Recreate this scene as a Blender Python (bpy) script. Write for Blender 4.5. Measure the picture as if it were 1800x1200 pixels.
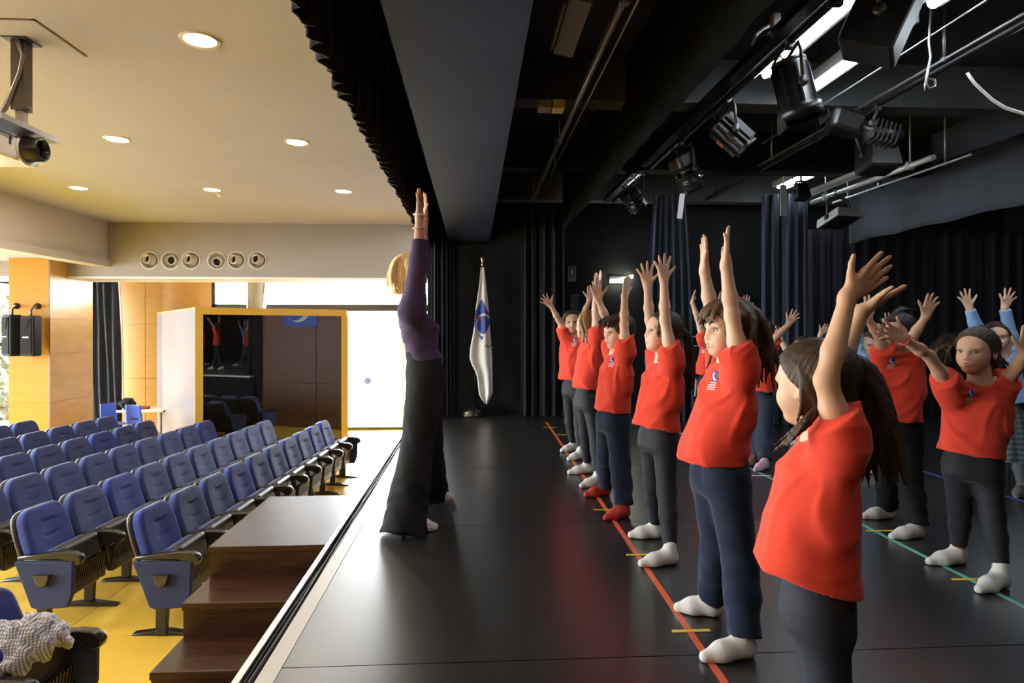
import bpy, bmesh, math, random
import numpy as np
from mathutils import Vector, Matrix
from mathutils.bvhtree import BVHTree

# ---------------------------------------------------------------- scene, camera, world, exposure
random.seed(7)
for o in list(bpy.data.objects):
    bpy.data.objects.remove(o)
SC = bpy.context.scene
COL = SC.collection
FPX, EYE, THETA, HOR = 1110.0, 1.17, math.radians(3.45), 577.0
CT, ST = math.cos(THETA), math.sin(THETA)
AUD = -1.217                                   # auditorium floor level; the stage floor is z = 0

cam = bpy.data.cameras.new('camera')
cam.sensor_width = 36.0
cam.lens = FPX * 36.0 / 1800.0
cam.shift_y = (HOR - 600.0) / 1800.0
cam.clip_start = 0.05
camera = bpy.data.objects.new('camera', cam)
COL.objects.link(camera)
camera.location = (0, 0, EYE)
camera.rotation_euler = (math.radians(90), 0, -THETA)
SC.camera = camera

SC.view_settings.view_transform = 'Standard'
SC.view_settings.look = 'None'
SC.view_settings.gamma = 1.0
SC.view_settings.use_curve_mapping = False
SC.view_settings.exposure = 0.0
SC.cycles.use_denoising = True
SC.cycles.max_bounces = 8
SC.cycles.diffuse_bounces = 4
SC.cycles.glossy_bounces = 4
SC.cycles.transmission_bounces = 4
SC.cycles.transparent_max_bounces = 8
SC.cycles.caustics_reflective = False
SC.cycles.caustics_refractive = False
SC.cycles.sample_clamp_indirect = 6.0

world = bpy.data.worlds.new('world')
SC.world = world
world.use_nodes = True
bg = world.node_tree.nodes['Background']
bg.inputs[0].default_value = (0.93, 0.97, 1.0, 1)
bg.inputs[1].default_value = 40.0

DOWN_W, TUBE_E, DOWN_E = 13.0, 30.0, 40.0      # downlight watts, stage tube emission, downlight lens emission

def cam2w(xr, d, z):
    return Vector((xr * CT + d * ST, -xr * ST + d * CT, z))
def P(px, py, d):
    """the point that photograph pixel (px, py) shows at depth d along the view axis"""
    return cam2w((px - 900.0) * d / FPX, d, EYE - (py - HOR) * d / FPX)
def GP(px, py, z=0.0):
    d = (EYE - z) * FPX / (py - HOR)
    return P(px, py, d)

# ---------------------------------------------------------------- materials
MATS = {}
def mat(name, col, rough=0.6, metal=0.0, spec=0.5, col2=None, scale=8.0, stretch=(1, 1, 1), bump=0.0, bscale=None,
        emit=None, estr=0.0, coat=0.0, sheen=0.0, sss=0.0, detail=3.0, rvar=0.0, ramp=(0.35, 0.65)):
    if name in MATS:
        return MATS[name]
    m = bpy.data.materials.new(name)
    m.use_nodes = True
    nt = m.node_tree
    b = nt.nodes['Principled BSDF']
    b.inputs['Base Color'].default_value = (*col, 1)
    b.inputs['Roughness'].default_value = rough
    b.inputs['Metallic'].default_value = metal
    b.inputs['Specular IOR Level'].default_value = spec
    if coat: b.inputs['Coat Weight'].default_value = coat
    if sheen:
        b.inputs['Sheen Weight'].default_value = sheen
        b.inputs['Sheen Roughness'].default_value = 0.4
    if sss:
        b.inputs['Subsurface Weight'].default_value = sss
        b.inputs['Subsurface Radius'].default_value = (0.012, 0.005, 0.003)
        b.inputs['Subsurface Scale'].default_value = 1.0
    if emit:
        b.inputs['Emission Color'].default_value = (*emit, 1)
        b.inputs['Emission Strength'].default_value = estr
    if col2 is not None or bump or rvar:
        tc = nt.nodes.new('ShaderNodeTexCoord')
        mp = nt.nodes.new('ShaderNodeMapping')
        mp.inputs['Scale'].default_value = stretch
        nt.links.new(tc.outputs['Object'], mp.inputs[0])
    if col2 is not None or rvar:
        n = nt.nodes.new('ShaderNodeTexNoise')
        n.inputs['Scale'].default_value = scale
        n.inputs['Detail'].default_value = detail
        nt.links.new(mp.outputs[0], n.inputs['Vector'])
        r = nt.nodes.new('ShaderNodeValToRGB')
        r.color_ramp.elements[0].position, r.color_ramp.elements[1].position = ramp
        r.color_ramp.elements[0].color = (*col, 1)
        r.color_ramp.elements[1].color = (*(col2 if col2 is not None else col), 1)
        nt.links.new(n.outputs['Fac'], r.inputs[0])
        nt.links.new(r.outputs[0], b.inputs['Base Color'])
        if rvar:
            mr = nt.nodes.new('ShaderNodeMapRange')
            mr.inputs['To Min'].default_value = rough - rvar
            mr.inputs['To Max'].default_value = rough + rvar
            nt.links.new(n.outputs['Fac'], mr.inputs[0])
            nt.links.new(mr.outputs[0], b.inputs['Roughness'])
    if bump:
        n2 = nt.nodes.new('ShaderNodeTexNoise')
        n2.inputs['Scale'].default_value = bscale or scale * 4
        n2.inputs['Detail'].default_value = 2
        nt.links.new(mp.outputs[0], n2.inputs['Vector'])
        bp = nt.nodes.new('ShaderNodeBump')
        bp.inputs['Strength'].default_value = bump
        bp.inputs['Distance'].default_value = 0.004
        nt.links.new(n2.outputs['Fac'], bp.inputs['Height'])
        nt.links.new(bp.outputs[0], b.inputs['Normal'])
    MATS[name] = m
    return m

def check_mat(name, c1, c2, c3, scale, rough=0.8):
    """woven check: two wave gratings multiplied"""
    m = bpy.data.materials.new(name); m.use_nodes = True
    nt = m.node_tree; b = nt.nodes['Principled BSDF']; b.inputs['Roughness'].default_value = rough
    tc = nt.nodes.new('ShaderNodeTexCoord')
    out = []
    for ax in ('X', 'Z'):
        w = nt.nodes.new('ShaderNodeTexWave'); w.bands_direction = ax
        w.inputs['Scale'].default_value = scale
        nt.links.new(tc.outputs['Object'], w.inputs['Vector'])
        g = nt.nodes.new('ShaderNodeMath'); g.operation = 'GREATER_THAN'; g.inputs[1].default_value = 0.5
        nt.links.new(w.outputs['Fac'], g.inputs[0]); out.append(g)
    mx = nt.nodes.new('ShaderNodeMix'); mx.data_type = 'RGBA'
    mx.inputs[6].default_value = (*c1, 1); mx.inputs[7].default_value = (*c2, 1)
    nt.links.new(out[0].outputs[0], mx.inputs[0])
    my = nt.nodes.new('ShaderNodeMix'); my.data_type = 'RGBA'
    mf = nt.nodes.new('ShaderNodeMath'); mf.operation = 'MULTIPLY'; mf.inputs[1].default_value = 0.55
    nt.links.new(out[1].outputs[0], mf.inputs[0]); nt.links.new(mf.outputs[0], my.inputs[0])
    nt.links.new(mx.outputs[2], my.inputs[6]); my.inputs[7].default_value = (*c3, 1)
    nt.links.new(my.outputs[2], b.inputs['Base Color'])
    return m

def glass_mat(name, tint=(1, 1, 1), rough=0.0, refl=0.08):
    m = bpy.data.materials.new(name); m.use_nodes = True
    nt = m.node_tree; nt.nodes.clear()
    o = nt.nodes.new('ShaderNodeOutputMaterial')
    t = nt.nodes.new('ShaderNodeBsdfTransparent'); t.inputs[0].default_value = (*tint, 1)
    g = nt.nodes.new('ShaderNodeBsdfGlossy'); g.inputs['Roughness'].default_value = rough
    x = nt.nodes.new('ShaderNodeMixShader'); x.inputs[0].default_value = refl
    nt.links.new(t.outputs[0], x.inputs[1]); nt.links.new(g.outputs[0], x.inputs[2]); nt.links.new(x.outputs[0], o.inputs[0])
    return m

# ---------------------------------------------------------------- objects
def link(o, parent=None):
    COL.objects.link(o)
    if parent is not None: o.parent = parent
    return o
def tag(o, label=None, cat=None, group=None, kind=None):
    if label: o['label'] = label
    if cat: o['category'] = cat
    if group: o['group'] = group
    if kind: o['kind'] = kind
    return o
def empty(name, loc=(0, 0, 0), rz=0.0, label=None, cat=None, group=None, kind=None, parent=None):
    o = bpy.data.objects.new(name, None)
    o.empty_display_size = 0.1
    o.location = loc; o.rotation_euler = (0, 0, rz)
    link(o, parent)
    return tag(o, label, cat, group, kind)
def copy_tree(o, parent=None):
    c = o.copy(); link(c, parent)
    for ch in list(o.children):
        copy_tree(ch, c)
    return c

class MB:
    """collects shapes, then links them as one mesh object"""
    def __init__(s): s.v = []; s.f = []; s.sm = []
    def raw(s, vs, fs, smooth=False):
        n = len(s.v); s.v += [tuple(v) for v in vs]; s.f += [[i + n for i in f] for f in fs]; s.sm += [smooth] * len(fs)
        return s
    def box(s, c, size, rot=None, bev=0.0):
        hx, hy, hz = [a / 2 for a in size]
        if bev <= 0:
            vs = [Vector((x * hx, y * hy, z * hz)) for x in (-1, 1) for y in (-1, 1) for z in (-1, 1)]
            fs = [(0, 1, 3, 2), (4, 6, 7, 5), (0, 4, 5, 1), (2, 3, 7, 6), (0, 2, 6, 4), (1, 5, 7, 3)]
        else:
            bm = bmesh.new(); bmesh.ops.create_cube(bm, size=1.0)
            for v in bm.verts: v.co = Vector((v.co.x * 2 * hx, v.co.y * 2 * hy, v.co.z * 2 * hz))
            bmesh.ops.bevel(bm, geom=bm.edges[:], offset=min(bev, hx * .95, hy * .95, hz * .95), segments=2, affect='EDGES', profile=0.5)
            bm.verts.index_update()
            vs = [v.co.copy() for v in bm.verts]; fs = [[v.index for v in f.verts] for f in bm.faces]; bm.free()
        c = Vector(c)
        if rot is not None: vs = [rot @ v for v in vs]
        return s.raw([v + c for v in vs], fs)
    def b2(s, lo, hi, bev=0.0):
        return s.box([(a + b) / 2 for a, b in zip(lo, hi)], [abs(b - a) for a, b in zip(lo, hi)], bev=bev)
    def tube(s, pts, r, n=8, cap=True, smooth=True):
        pts = [Vector(p) for p in pts]; rs = r if isinstance(r, (list, tuple)) else [r] * len(pts)
        vs = []; fs = []; up = None
        for i, p in enumerate(pts):
            t = (pts[min(i + 1, len(pts) - 1)] - pts[max(i - 1, 0)]).normalized()
            if up is None:
                up = Vector((0, 0, 1)) if abs(t.z) < .9 else Vector((1, 0, 0))
            a = t.cross(up); 
            if a.length < 1e-6: a = t.cross(Vector((0, 1, 0)))
            a.normalize(); b = a.cross(t).normalized(); up = b
            for k in range(n):
                g = 2 * math.pi * k / n
                vs.append(p + (a * math.cos(g) + b * math.sin(g)) * rs[i])
        for i in range(len(pts) - 1):
            for k in range(n):
                k2 = (k + 1) % n
                fs.append((i * n + k, i * n + k2, (i + 1) * n + k2, (i + 1) * n + k))
        s.raw(vs, fs, smooth)
        if cap:
            m = len(s.v) - len(vs)
            s.f += [[m + k for k in range(n)][::-1], [m + (len(pts) - 1) * n + k for k in range(n)]]; s.sm += [False] * 2
        return s
    def lathe(s, prof, mtx=None, n=24, smooth=True, cap=True):
        """prof: (radius, z) pairs, around local z, then mtx"""
        vs = []; fs = []
        for r, z in prof:
            for k in range(n):
                g = 2 * math.pi * k / n; vs.append(Vector((r * math.cos(g), r * math.sin(g), z)))
        for i in range(len(prof) - 1):
            for k in range(n):
                k2 = (k + 1) % n
                fs.append((i * n + k, i * n + k2, (i + 1) * n + k2, (i + 1) * n + k))
        caps = []
        if cap:
            caps = [[k for k in range(n)][::-1], [(len(prof) - 1) * n + k for k in range(n)]]
        if mtx is not None: vs = [mtx @ v for v in vs]
        m = len(s.v); s.raw(vs, fs, smooth)
        for c in caps: s.f.append([i + m for i in c]); s.sm.append(False)
        return s
    def prism(s, prof, y0, y1, fn=None, bev=0.0):
        """polygon prof of (x, z), extruded from y0 to y1; fn maps the vertex"""
        if bev:
            bm = bmesh.new()
            a = [bm.verts.new((x, y0, z)) for x, z in prof]; b = [bm.verts.new((x, y1, z)) for x, z in prof]
            bm.faces.new(a); bm.faces.new(b[::-1])
            for i in range(len(prof)):
                j = (i + 1) % len(prof); bm.faces.new((a[j], a[i], b[i], b[j]))
            bmesh.ops.recalc_face_normals(bm, faces=bm.faces[:])
            es = [e for e in bm.edges if abs(e.verts[0].co.y - e.verts[1].co.y) < 1e-6]
            bmesh.ops.bevel(bm, geom=es, offset=bev, segments=2, affect='EDGES', profile=0.5)
            bm.verts.index_update()
            vs = [v.co.copy() for v in bm.verts]; fs = [[v.index for v in f.verts] for f in bm.faces]; bm.free()
        else:
            n = len(prof)
            vs = [Vector((x, y0, z)) for x, z in prof] + [Vector((x, y1, z)) for x, z in prof]
            fs = [list(range(n)), list(range(2 * n - 1, n - 1, -1))] + [((i + 1) % n, i, n + i, n + (i + 1) % n) for i in range(n)]
        if fn: vs = [fn(v) for v in vs]
        return s.raw(vs, fs)
    def sheet(s, fn, nu, nv, thick=0.0, tdir=None, smooth=True):
        """grid fn(u, v), u v in 0..1; with thickness along tdir it is closed"""
        g = [[Vector(fn(i / nu, j / nv)) for j in range(nv + 1)] for i in range(nu + 1)]
        idx = lambda i, j, k=0: k * (nu + 1) * (nv + 1) + i * (nv + 1) + j
        vs = [g[i][j] for i in range(nu + 1) for j in range(nv + 1)]
        fs = [(idx(i, j), idx(i + 1, j), idx(i + 1, j + 1), idx(i, j + 1)) for i in range(nu) for j in range(nv)]
        if thick:
            t = Vector(tdir) * thick
            vs += [v + t for v in vs]
            fs += [(idx(i, j, 1), idx(i, j + 1, 1), idx(i + 1, j + 1, 1), idx(i + 1, j, 1)) for i in range(nu) for j in range(nv)]
            for i in range(nu):
                fs += [(idx(i, 0), idx(i, 0, 1), idx(i + 1, 0, 1), idx(i + 1, 0)), (idx(i, nv), idx(i + 1, nv), idx(i + 1, nv, 1), idx(i, nv, 1))]
            for j in range(nv):
                fs += [(idx(0, j), idx(0, j + 1), idx(0, j + 1, 1), idx(0, j, 1)), (idx(nu, j), idx(nu, j, 1), idx(nu, j + 1, 1), idx(nu, j + 1))]
        return s.raw(vs, fs, smooth)
    def data(s, name, m):
        me = bpy.data.meshes.new(name); me.from_pydata(s.v, [], s.f)
        me.polygons.foreach_set('use_smooth', s.sm)
        if m: me.materials.append(m)
        bm = bmesh.new(); bm.from_mesh(me); bmesh.ops.recalc_face_normals(bm, faces=bm.faces[:]); bm.to_mesh(me); bm.free()
        me.update()
        return me
    def build(s, name, m, parent=None, label=None, cat=None, group=None, kind=None, loc=None, rz=0):
        o = bpy.data.objects.new(name, s.data(name, m)); link(o, parent)
        if loc is not None: o.location = loc; o.rotation_euler = (0, 0, rz)
        return tag(o, label, cat, group, kind)

def rotm(fwd, up=(0, 0, 1)):
    """matrix whose local z looks along fwd"""
    z = Vector(fwd).normalized(); x = Vector(up).cross(z)
    if x.length < 1e-5: x = Vector((1, 0, 0)).cross(z)
    x.normalize(); y = z.cross(x)
    return Matrix((x, y, z)).transposed()
def at(m3, loc):
    return Matrix.Translation(Vector(loc)) @ m3.to_4x4()

# ---------------------------------------------------------------- distance-field mesher (bodies, clothes, hair, cushions)
def nv3(v): return np.array(v, dtype=np.float32)
class Field:
    def __init__(s, lo, hi, h):
        s.h = h; s.lo = np.array(lo, dtype=np.float64)
        n = np.ceil((np.array(hi) - s.lo) / h).astype(int) + 1
        s.ax = [(s.lo[i] + h * np.arange(n[i])).astype(np.float32) for i in range(3)]
        s.D = np.full(n, 1.0, dtype=np.float32)
    def blk(s, lo, hi):
        r = []
        for i in range(3):
            a = int(math.floor((lo[i] - s.lo[i]) / s.h)); b = int(math.ceil((hi[i] - s.lo[i]) / s.h)) + 1
            a = max(0, a); b = min(len(s.ax[i]), b)
            if b <= a: return None
            r.append(slice(a, b))
        return tuple(r)
    def pts(s, r):
        return (s.ax[0][r[0]][:, None, None], s.ax[1][r[1]][None, :, None], s.ax[2][r[2]][None, None, :])
    def put(s, fn, lo, hi, k=0.0, op='u'):
        pad = k + 3 * s.h
        r = s.blk([a - pad for a in lo], [a + pad for a in hi])
        if r is None: return
        d = fn(*s.pts(r)).astype(np.float32); D = s.D[r]
        if op == 'u':
            o = np.minimum(D, d)
            if k > 0:
                hh = np.maximum(k - np.abs(D - d), 0) / k; o = o - hh * hh * k * 0.25
        else:
            d = -d; o = np.maximum(D, d)
            if k > 0:
                hh = np.maximum(k - np.abs(D - d), 0) / k; o = o + hh * hh * k * 0.25
        s.D[r] = o
    def cap(s, a, b, ra, rb, k=0.0, op='u', cut=None):
        a = np.array(a, float); b = np.array(b, float); ab = b - a; L2 = max(float(ab @ ab), 1e-9)
        def fn(x, y, z):
            X, Y, Z = x - a[0], y - a[1], z - a[2]
            t = np.clip((X * ab[0] + Y * ab[1] + Z * ab[2]) / L2, 0, 1)
            d = np.sqrt((X - t * ab[0]) ** 2 + (Y - t * ab[1]) ** 2 + (Z - t * ab[2]) ** 2) - (ra + (rb - ra) * t)
            if cut is not None:
                p, n = cut
                d = np.maximum(d, (x - p[0]) * n[0] + (y - p[1]) * n[1] + (z - p[2]) * n[2])
            return d
        m = max(ra, rb); s.put(fn, np.minimum(a, b) - m, np.maximum(a, b) + m, k, op)
    def chain(s, pts, rs, k=0.0, op='u'):
        for i in range(len(pts) - 1): s.cap(pts[i], pts[i + 1], rs[i], rs[i + 1], k, op)
    def ell(s, c, r, R=None, k=0.0, op='u', cut=None, disp=None):
        """ellipsoid; R = three axes (rows)"""
        c = np.array(c, float); R = np.eye(3) if R is None else np.array(R, float); r = np.array(r, float)
        def fn(x, y, z):
            X, Y, Z = x - c[0], y - c[1], z - c[2]
            q = [X * R[i][0] + Y * R[i][1] + Z * R[i][2] for i in range(3)]
            k0 = np.sqrt(sum((q[i] / r[i]) ** 2 for i in range(3))); k1 = np.sqrt(sum((q[i] / r[i] ** 2) ** 2 for i in range(3)))
            d = k0 * (k0 - 1) / np.maximum(k1, 1e-6)
            if disp is not None: d = d + disp(*q)
            if cut is not None:
                for p, n in cut: d = np.maximum(d, (x - p[0]) * n[0] + (y - p[1]) * n[1] + (z - p[2]) * n[2])
            return d
        e = np.sqrt(((R * r[:, None]) ** 2).sum(0)); s.put(fn, c - e, c + e, k, op)
    def cut(s, p, n):
        x, y, z = s.pts((slice(None),) * 3)
        s.D = np.maximum(s.D, (x - p[0]) * n[0] + (y - p[1]) * n[1] + (z - p[2]) * n[2])
    def mesh(s, name, m, origin=(0, 0, 0)):
        D = s.D
        D[0], D[-1] = np.maximum(D[0], .5 * s.h), np.maximum(D[-1], .5 * s.h)
        D[:, 0], D[:, -1] = np.maximum(D[:, 0], .5 * s.h), np.maximum(D[:, -1], .5 * s.h)
        D[:, :, 0], D[:, :, -1] = np.maximum(D[:, :, 0], .5 * s.h), np.maximum(D[:, :, -1], .5 * s.h)
        I = D < 0
        c = np.zeros(tuple(n - 1 for n in D.shape), dtype=np.uint8)
        for i in (0, 1):
            for j in (0, 1):
                for k in (0, 1):
                    c += I[i:I.shape[0] - 1 + i, j:I.shape[1] - 1 + j, k:I.shape[2] - 1 + k]
        cells = np.argwhere((c > 0) & (c < 8))
        if len(cells) == 0: return bpy.data.meshes.new(name)
        acc = np.zeros((len(cells), 3)); cnt = np.zeros(len(cells))
        cor = {}
        for i in (0, 1):
            for j in (0, 1):
                for k in (0, 1): cor[i, j, k] = D[cells[:, 0] + i, cells[:, 1] + j, cells[:, 2] + k].astype(np.float64)
        for ax in range(3):
            for u in (0, 1):
                for w in (0, 1):
                    a = [0, 0, 0]; a[(ax + 1) % 3] = u; a[(ax + 2) % 3] = w; b = list(a); b[ax] = 1
                    da, db = cor[tuple(a)], cor[tuple(b)]
                    x = (da < 0) != (db < 0)
                    t = np.where(x, da / np.where(x, da - db, 1), 0)
                    p = np.tile(np.array(a, float), (len(cells), 1)); p[:, ax] += t
                    acc[x] += p[x]; cnt[x] += 1
        V = s.lo + s.h * (cells + acc / cnt[:, None]) - np.array(origin)
        idx = np.full(c.shape, -1, dtype=np.int32); idx[tuple(cells.T)] = np.arange(len(cells))
        quads = []
        for ax in range(3):
            lo = [slice(1, -1)] * 3; hi = [slice(1, -1)] * 3
            lo[ax] = slice(0, -1); hi[ax] = slice(1, None)
            A, B = I[tuple(lo)], I[tuple(hi)]
            for sgn in (0, 1):
                e = np.argwhere((A & ~B) if sgn == 0 else (~A & B))
                if len(e) == 0: continue
                off = np.ones(3, int); off[ax] = 0
                e = e + off
                u, w = (ax + 1) % 3, (ax + 2) % 3
                du = np.zeros(3, int); du[u] = 1; dw = np.zeros(3, int); dw[w] = 1
                q = [idx[tuple((e - du - dw).T)], idx[tuple((e - dw).T)], idx[tuple(e.T)], idx[tuple((e - du).T)]]
                q = np.stack(q if sgn == 0 else q[::-1], 1)
                quads.append(q)
        Q = np.concatenate(quads)
        me = bpy.data.meshes.new(name)
        me.vertices.add(len(V)); me.vertices.foreach_set('co', V.astype(np.float32).ravel())
        me.loops.add(4 * len(Q)); me.loops.foreach_set('vertex_index', Q.astype(np.int32).ravel())
        me.polygons.add(len(Q)); me.polygons.foreach_set('loop_start', np.arange(0, 4 * len(Q), 4, dtype=np.int32))
        me.polygons.foreach_set('use_smooth', np.ones(len(Q), dtype=bool))
        me.update(calc_edges=True)
        if m: me.materials.append(m)
        return me
    def obj(s, name, m, parent=None, origin=(0, 0, 0)):
        return link(bpy.data.objects.new(name, s.mesh(name, m, origin)), parent)
# ================================================================ the setting
CEIL = EYE + 1.95
BULK = EYE + 0.95
LEDGE = EYE + 1.18
SCEIL = EYE + 2.05
M_yfloor = mat('yellow_floor', (0.80, 0.54, 0.075), rough=0.22, spec=0.5, col2=(0.74, 0.47, 0.06), scale=1.2, bump=0.03, bscale=40)
M_black_floor = mat('black_vinyl', (0.008, 0.008, 0.009), rough=0.34, spec=0.6, col2=(0.011, 0.011, 0.012), scale=1.2, rvar=0.012)
M_black = mat('black_paint', (0.008, 0.008, 0.009), rough=0.75, spec=0.3)
M_blackwall = mat('black_wall', (0.007, 0.007, 0.008), rough=0.85, spec=0.2, col2=(0.012, 0.012, 0.013), scale=2)
M_ceil = mat('ceiling_paint', (0.52, 0.52, 0.585), rough=0.85, spec=0.2, col2=(0.50, 0.50, 0.565), scale=1.0)
M_bulk = mat('bulkhead_paint', (0.33, 0.30, 0.27), rough=0.8, spec=0.2)
M_white = mat('white_paint', (0.80, 0.79, 0.78), rough=0.6)
M_lwhite = mat('ledge_paint', (0.62, 0.60, 0.58), rough=0.7, spec=0.3)
M_orange = mat('orange_wood', (0.42, 0.215, 0.04), rough=0.35, col2=(0.37, 0.18, 0.032), scale=3, stretch=(1, 1, 6))
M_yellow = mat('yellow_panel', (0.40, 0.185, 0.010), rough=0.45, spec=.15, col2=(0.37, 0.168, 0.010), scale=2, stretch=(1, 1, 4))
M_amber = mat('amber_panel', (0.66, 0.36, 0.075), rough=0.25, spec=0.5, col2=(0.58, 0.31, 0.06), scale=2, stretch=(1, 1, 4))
M_dwood = mat('dark_wood', (0.036, 0.0145, 0.007), rough=0.3, spec=0.4, col2=(0.068, 0.029, 0.0145), scale=6, stretch=(1, 9, 9), bump=0.05)
M_bwood = mat('brown_wood', (0.15, 0.070, 0.032), rough=0.45, col2=(0.11, 0.050, 0.023), scale=5, stretch=(1, 1, 5))
M_steel = mat('steel', (0.30, 0.30, 0.30), rough=0.16, metal=1.0)
M_alu = mat('aluminium', (0.78, 0.78, 0.78), rough=0.35, metal=1.0)
M_dmetal = mat('dark_metal', (0.03, 0.03, 0.032), rough=0.4, metal=0.6)
M_blk_cloth = mat('black_drape', (0.011, 0.011, 0.014), rough=0.9, spec=0.15, sheen=0.15, col2=(0.016, 0.016, 0.02), scale=4, stretch=(6, 6, .4))
M_blue_cloth = mat('night_blue_drape', (0.030, 0.036, 0.055), rough=0.85, spec=0.2, sheen=0.2, col2=(0.022, 0.027, 0.043), scale=4, stretch=(6, 6, .4))
M_beam = mat('blue_black_beam', (0.017, 0.023, 0.068), rough=0.7, spec=0.25, col2=(0.013, 0.018, 0.055), scale=1.5)
M_glass = glass_mat('window_glass', (0.97, 0.99, 1.0), 0.0, 0.06)
M_frame = mat('grey_frame', (0.014, 0.0135, 0.013), rough=0.5)
M_plastic = mat('black_plastic', (0.016, 0.015, 0.014), rough=0.28, spec=0.6)

def structure(mb, name, m, parent=None, label=None):
    return mb.build(name, m, parent, label=label, kind='structure' if parent is None else None)

# the vinyl is rolled out across the stage: its sheen spreads along the depth of the stage more than across it
_nt = M_black_floor.node_tree; _b = _nt.nodes['Principled BSDF']
for l_ in list(_b.inputs['Roughness'].links): _nt.links.remove(l_)
_b.inputs['Roughness'].default_value = 0.33
_b.inputs['Specular IOR Level'].default_value = 1.0
_b.inputs['Anisotropic'].default_value = 0.4
_b.inputs['Coat Weight'].default_value = 0.7
_b.inputs['Coat Roughness'].default_value = 0.36
_tv = _nt.nodes.new('ShaderNodeCombineXYZ'); _tv.inputs[1].default_value = 1.0
_nt.links.new(_tv.outputs[0], _b.inputs['Tangent'])

# --- auditorium floor with its large sheets as pieces
fl = structure(MB().b2((-10.5, -4.5, AUD - 0.2), (-0.81, 15.0, AUD - 0.012)).b2((-0.81, 8.62, AUD - 0.2), (0.3, 15.0, AUD - 0.012)), 'floor', M_yfloor)
sheet = MB().b2((-0.597, -1.197, -0.012), (0.597, 1.197, 0.0)).data('panel', M_yfloor)
for i in range(8):
    for j in range(8):
        x, y = -1.42 - 1.2 * i, -3.3 + 2.4 * j
        if y > 13.9: continue
        o = link(bpy.data.objects.new('panel', sheet), fl); o.location = (x, y, AUD)
MB().b2((-0.82, -4.5, AUD - 0.012), (0.3, 15.0, AUD)).b2((-10.5, 14.7, AUD - .012), (-.82, 15., AUD)).build('edge_strip', M_yfloor, fl)

# --- stage floor: black slab with vinyl strips laid across it
sf = structure(MB().b2((-0.70, -4.5, -0.25), (7.6, 8.62, -0.004)), 'floor_stage', M_black, label='black stage floor of glossy vinyl strips')
ys = [-4.5, -2.40, -0.86, 0.68, 2.22, 3.76, 5.30, 6.84, 8.60]
for a, b in zip(ys[:-1], ys[1:]):
    MB().b2((-0.66, a + 0.0025, -0.004), (7.6, b - 0.0025, 0.0)).build('vinyl_strip', M_black_floor, sf)
structure(MB().b2((-0.785, -4.5, AUD), (-0.70, 8.62, -0.052)), 'wall_stage_front', M_blackwall)
t1 = structure(MB().b2((-0.80, -4.5, -0.030), (-0.775, 8.6, 0.002)), 'trim_1', M_alu, label='thin metal edging along the stage lip')
t2 = structure(MB().b2((-0.725, -4.5, -0.03), (-0.662, 8.6, 0.001)), 'trim_2', mat('pale_edge', (0.62, 0.62, 0.60), rough=0.3), label='pale band between the cable gutter and the vinyl')
structure(MB().b2((-0.775, -4.5, -0.05), (-0.725, 8.6, -0.03)), 'trim_3', M_black)
# cables lying in the gutter along the stage edge
cab = MB()
for k in range(4):
    pts = []
    for i in range(60):
        y = -4.4 + 13.0 * i / 59
        pts.append((-0.762 + 0.011 * k + 0.006 * math.sin(y * (2.1 + .5 * k) + k * 1.7), y, -0.02 + 0.007 * (k % 2) + 0.006 * math.sin(y * 3 + k)))
    cab.tube(pts, 0.0065, n=6)
tag(cab.build('cable_bundle', mat('cable_rubber', (0.02, 0.02, 0.021), rough=0.45)), 'bundle of thin black cables lying along the front edge of the stage', 'cables')

# --- ceilings
structure(MB().b2((-6.7, -4.5, CEIL), (-0.60, 12.0, CEIL + 0.12)), 'ceiling', M_ceil)
structure(MB().b2((-10.5, -4.5, LEDGE + 0.05), (-6.70, 12.0, LEDGE + 0.17)), 'ceiling_side', M_ceil)
structure(MB().b2((-10.5, 12.88, BULK + 0.55), (0.3, 15.2, BULK + 0.67)), 'ceiling_rear', M_white)
structure(MB().b2((-0.60, -4.5, SCEIL), (7.6, 8.7, SCEIL + 0.12)), 'ceiling_stage', mat('stage_ceiling_paint', (0.030, 0.032, 0.036), rough=.6))
# access hatch the projector hangs from: a panel framed by a shadow gap
hz = CEIL - 0.004
hat = structure(MB().b2((-4.6, 4.17, hz), (-2.78, 4.70, CEIL + 0.001)), 'ceiling_hatch', M_ceil)
g = mat('shadow_gap', (0.10, 0.06, 0.035), rough=0.9)
MB().b2((-4.6, 4.155, hz - .001), (-2.765, 4.17, CEIL)).b2((-2.78, 4.155, hz - .001), (-2.765, 4.70, CEIL)).build('seam', g, hat)

# --- walls
structure(MB().b2((-6.78, -4.5, LEDGE), (-6.70, 12.0, CEIL)).b2((-6.95, -4.5, LEDGE - .05), (-6.66, 12.0, LEDGE + .07)), 'wall_left_upper', M_lwhite)
NOZ = [263, 300, 336, 381, 416, 453]
def holed_plate(x0, x1, z0, z1, y, holes, n=32):
    """upright plate with round holes"""
    bm = bmesh.new(); es = []
    def loop(pts):
        vs = [bm.verts.new((a, y, b)) for a, b in pts]
        es.extend(bm.edges.new((vs[i], vs[(i + 1) % len(vs)])) for i in range(len(vs)))
    loop([(x0, z0), (x1, z0), (x1, z1), (x0, z1)])
    for hx, hz, r in holes: loop([(hx + r * math.cos(2 * math.pi * k / n), hz + r * math.sin(2 * math.pi * k / n)) for k in range(n)])
    bmesh.ops.triangle_fill(bm, use_beauty=True, use_dissolve=False, edges=es)
    bm.verts.index_update()
    r = [v.co.copy() for v in bm.verts], [[v.index for v in f.verts] for f in bm.faces]; bm.free()
    return r
nzp = [(lambda p: (p.x * 12.0 / p.y, EYE + (p.z - EYE) * 12.0 / p.y))(P(px, 457.5, 11.75)) for px in NOZ]
bk = MB().raw(*holed_plate(-10.5, 0.2, BULK, CEIL, 12.0, [(a, b, .158) for a, b in nzp]))
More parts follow.
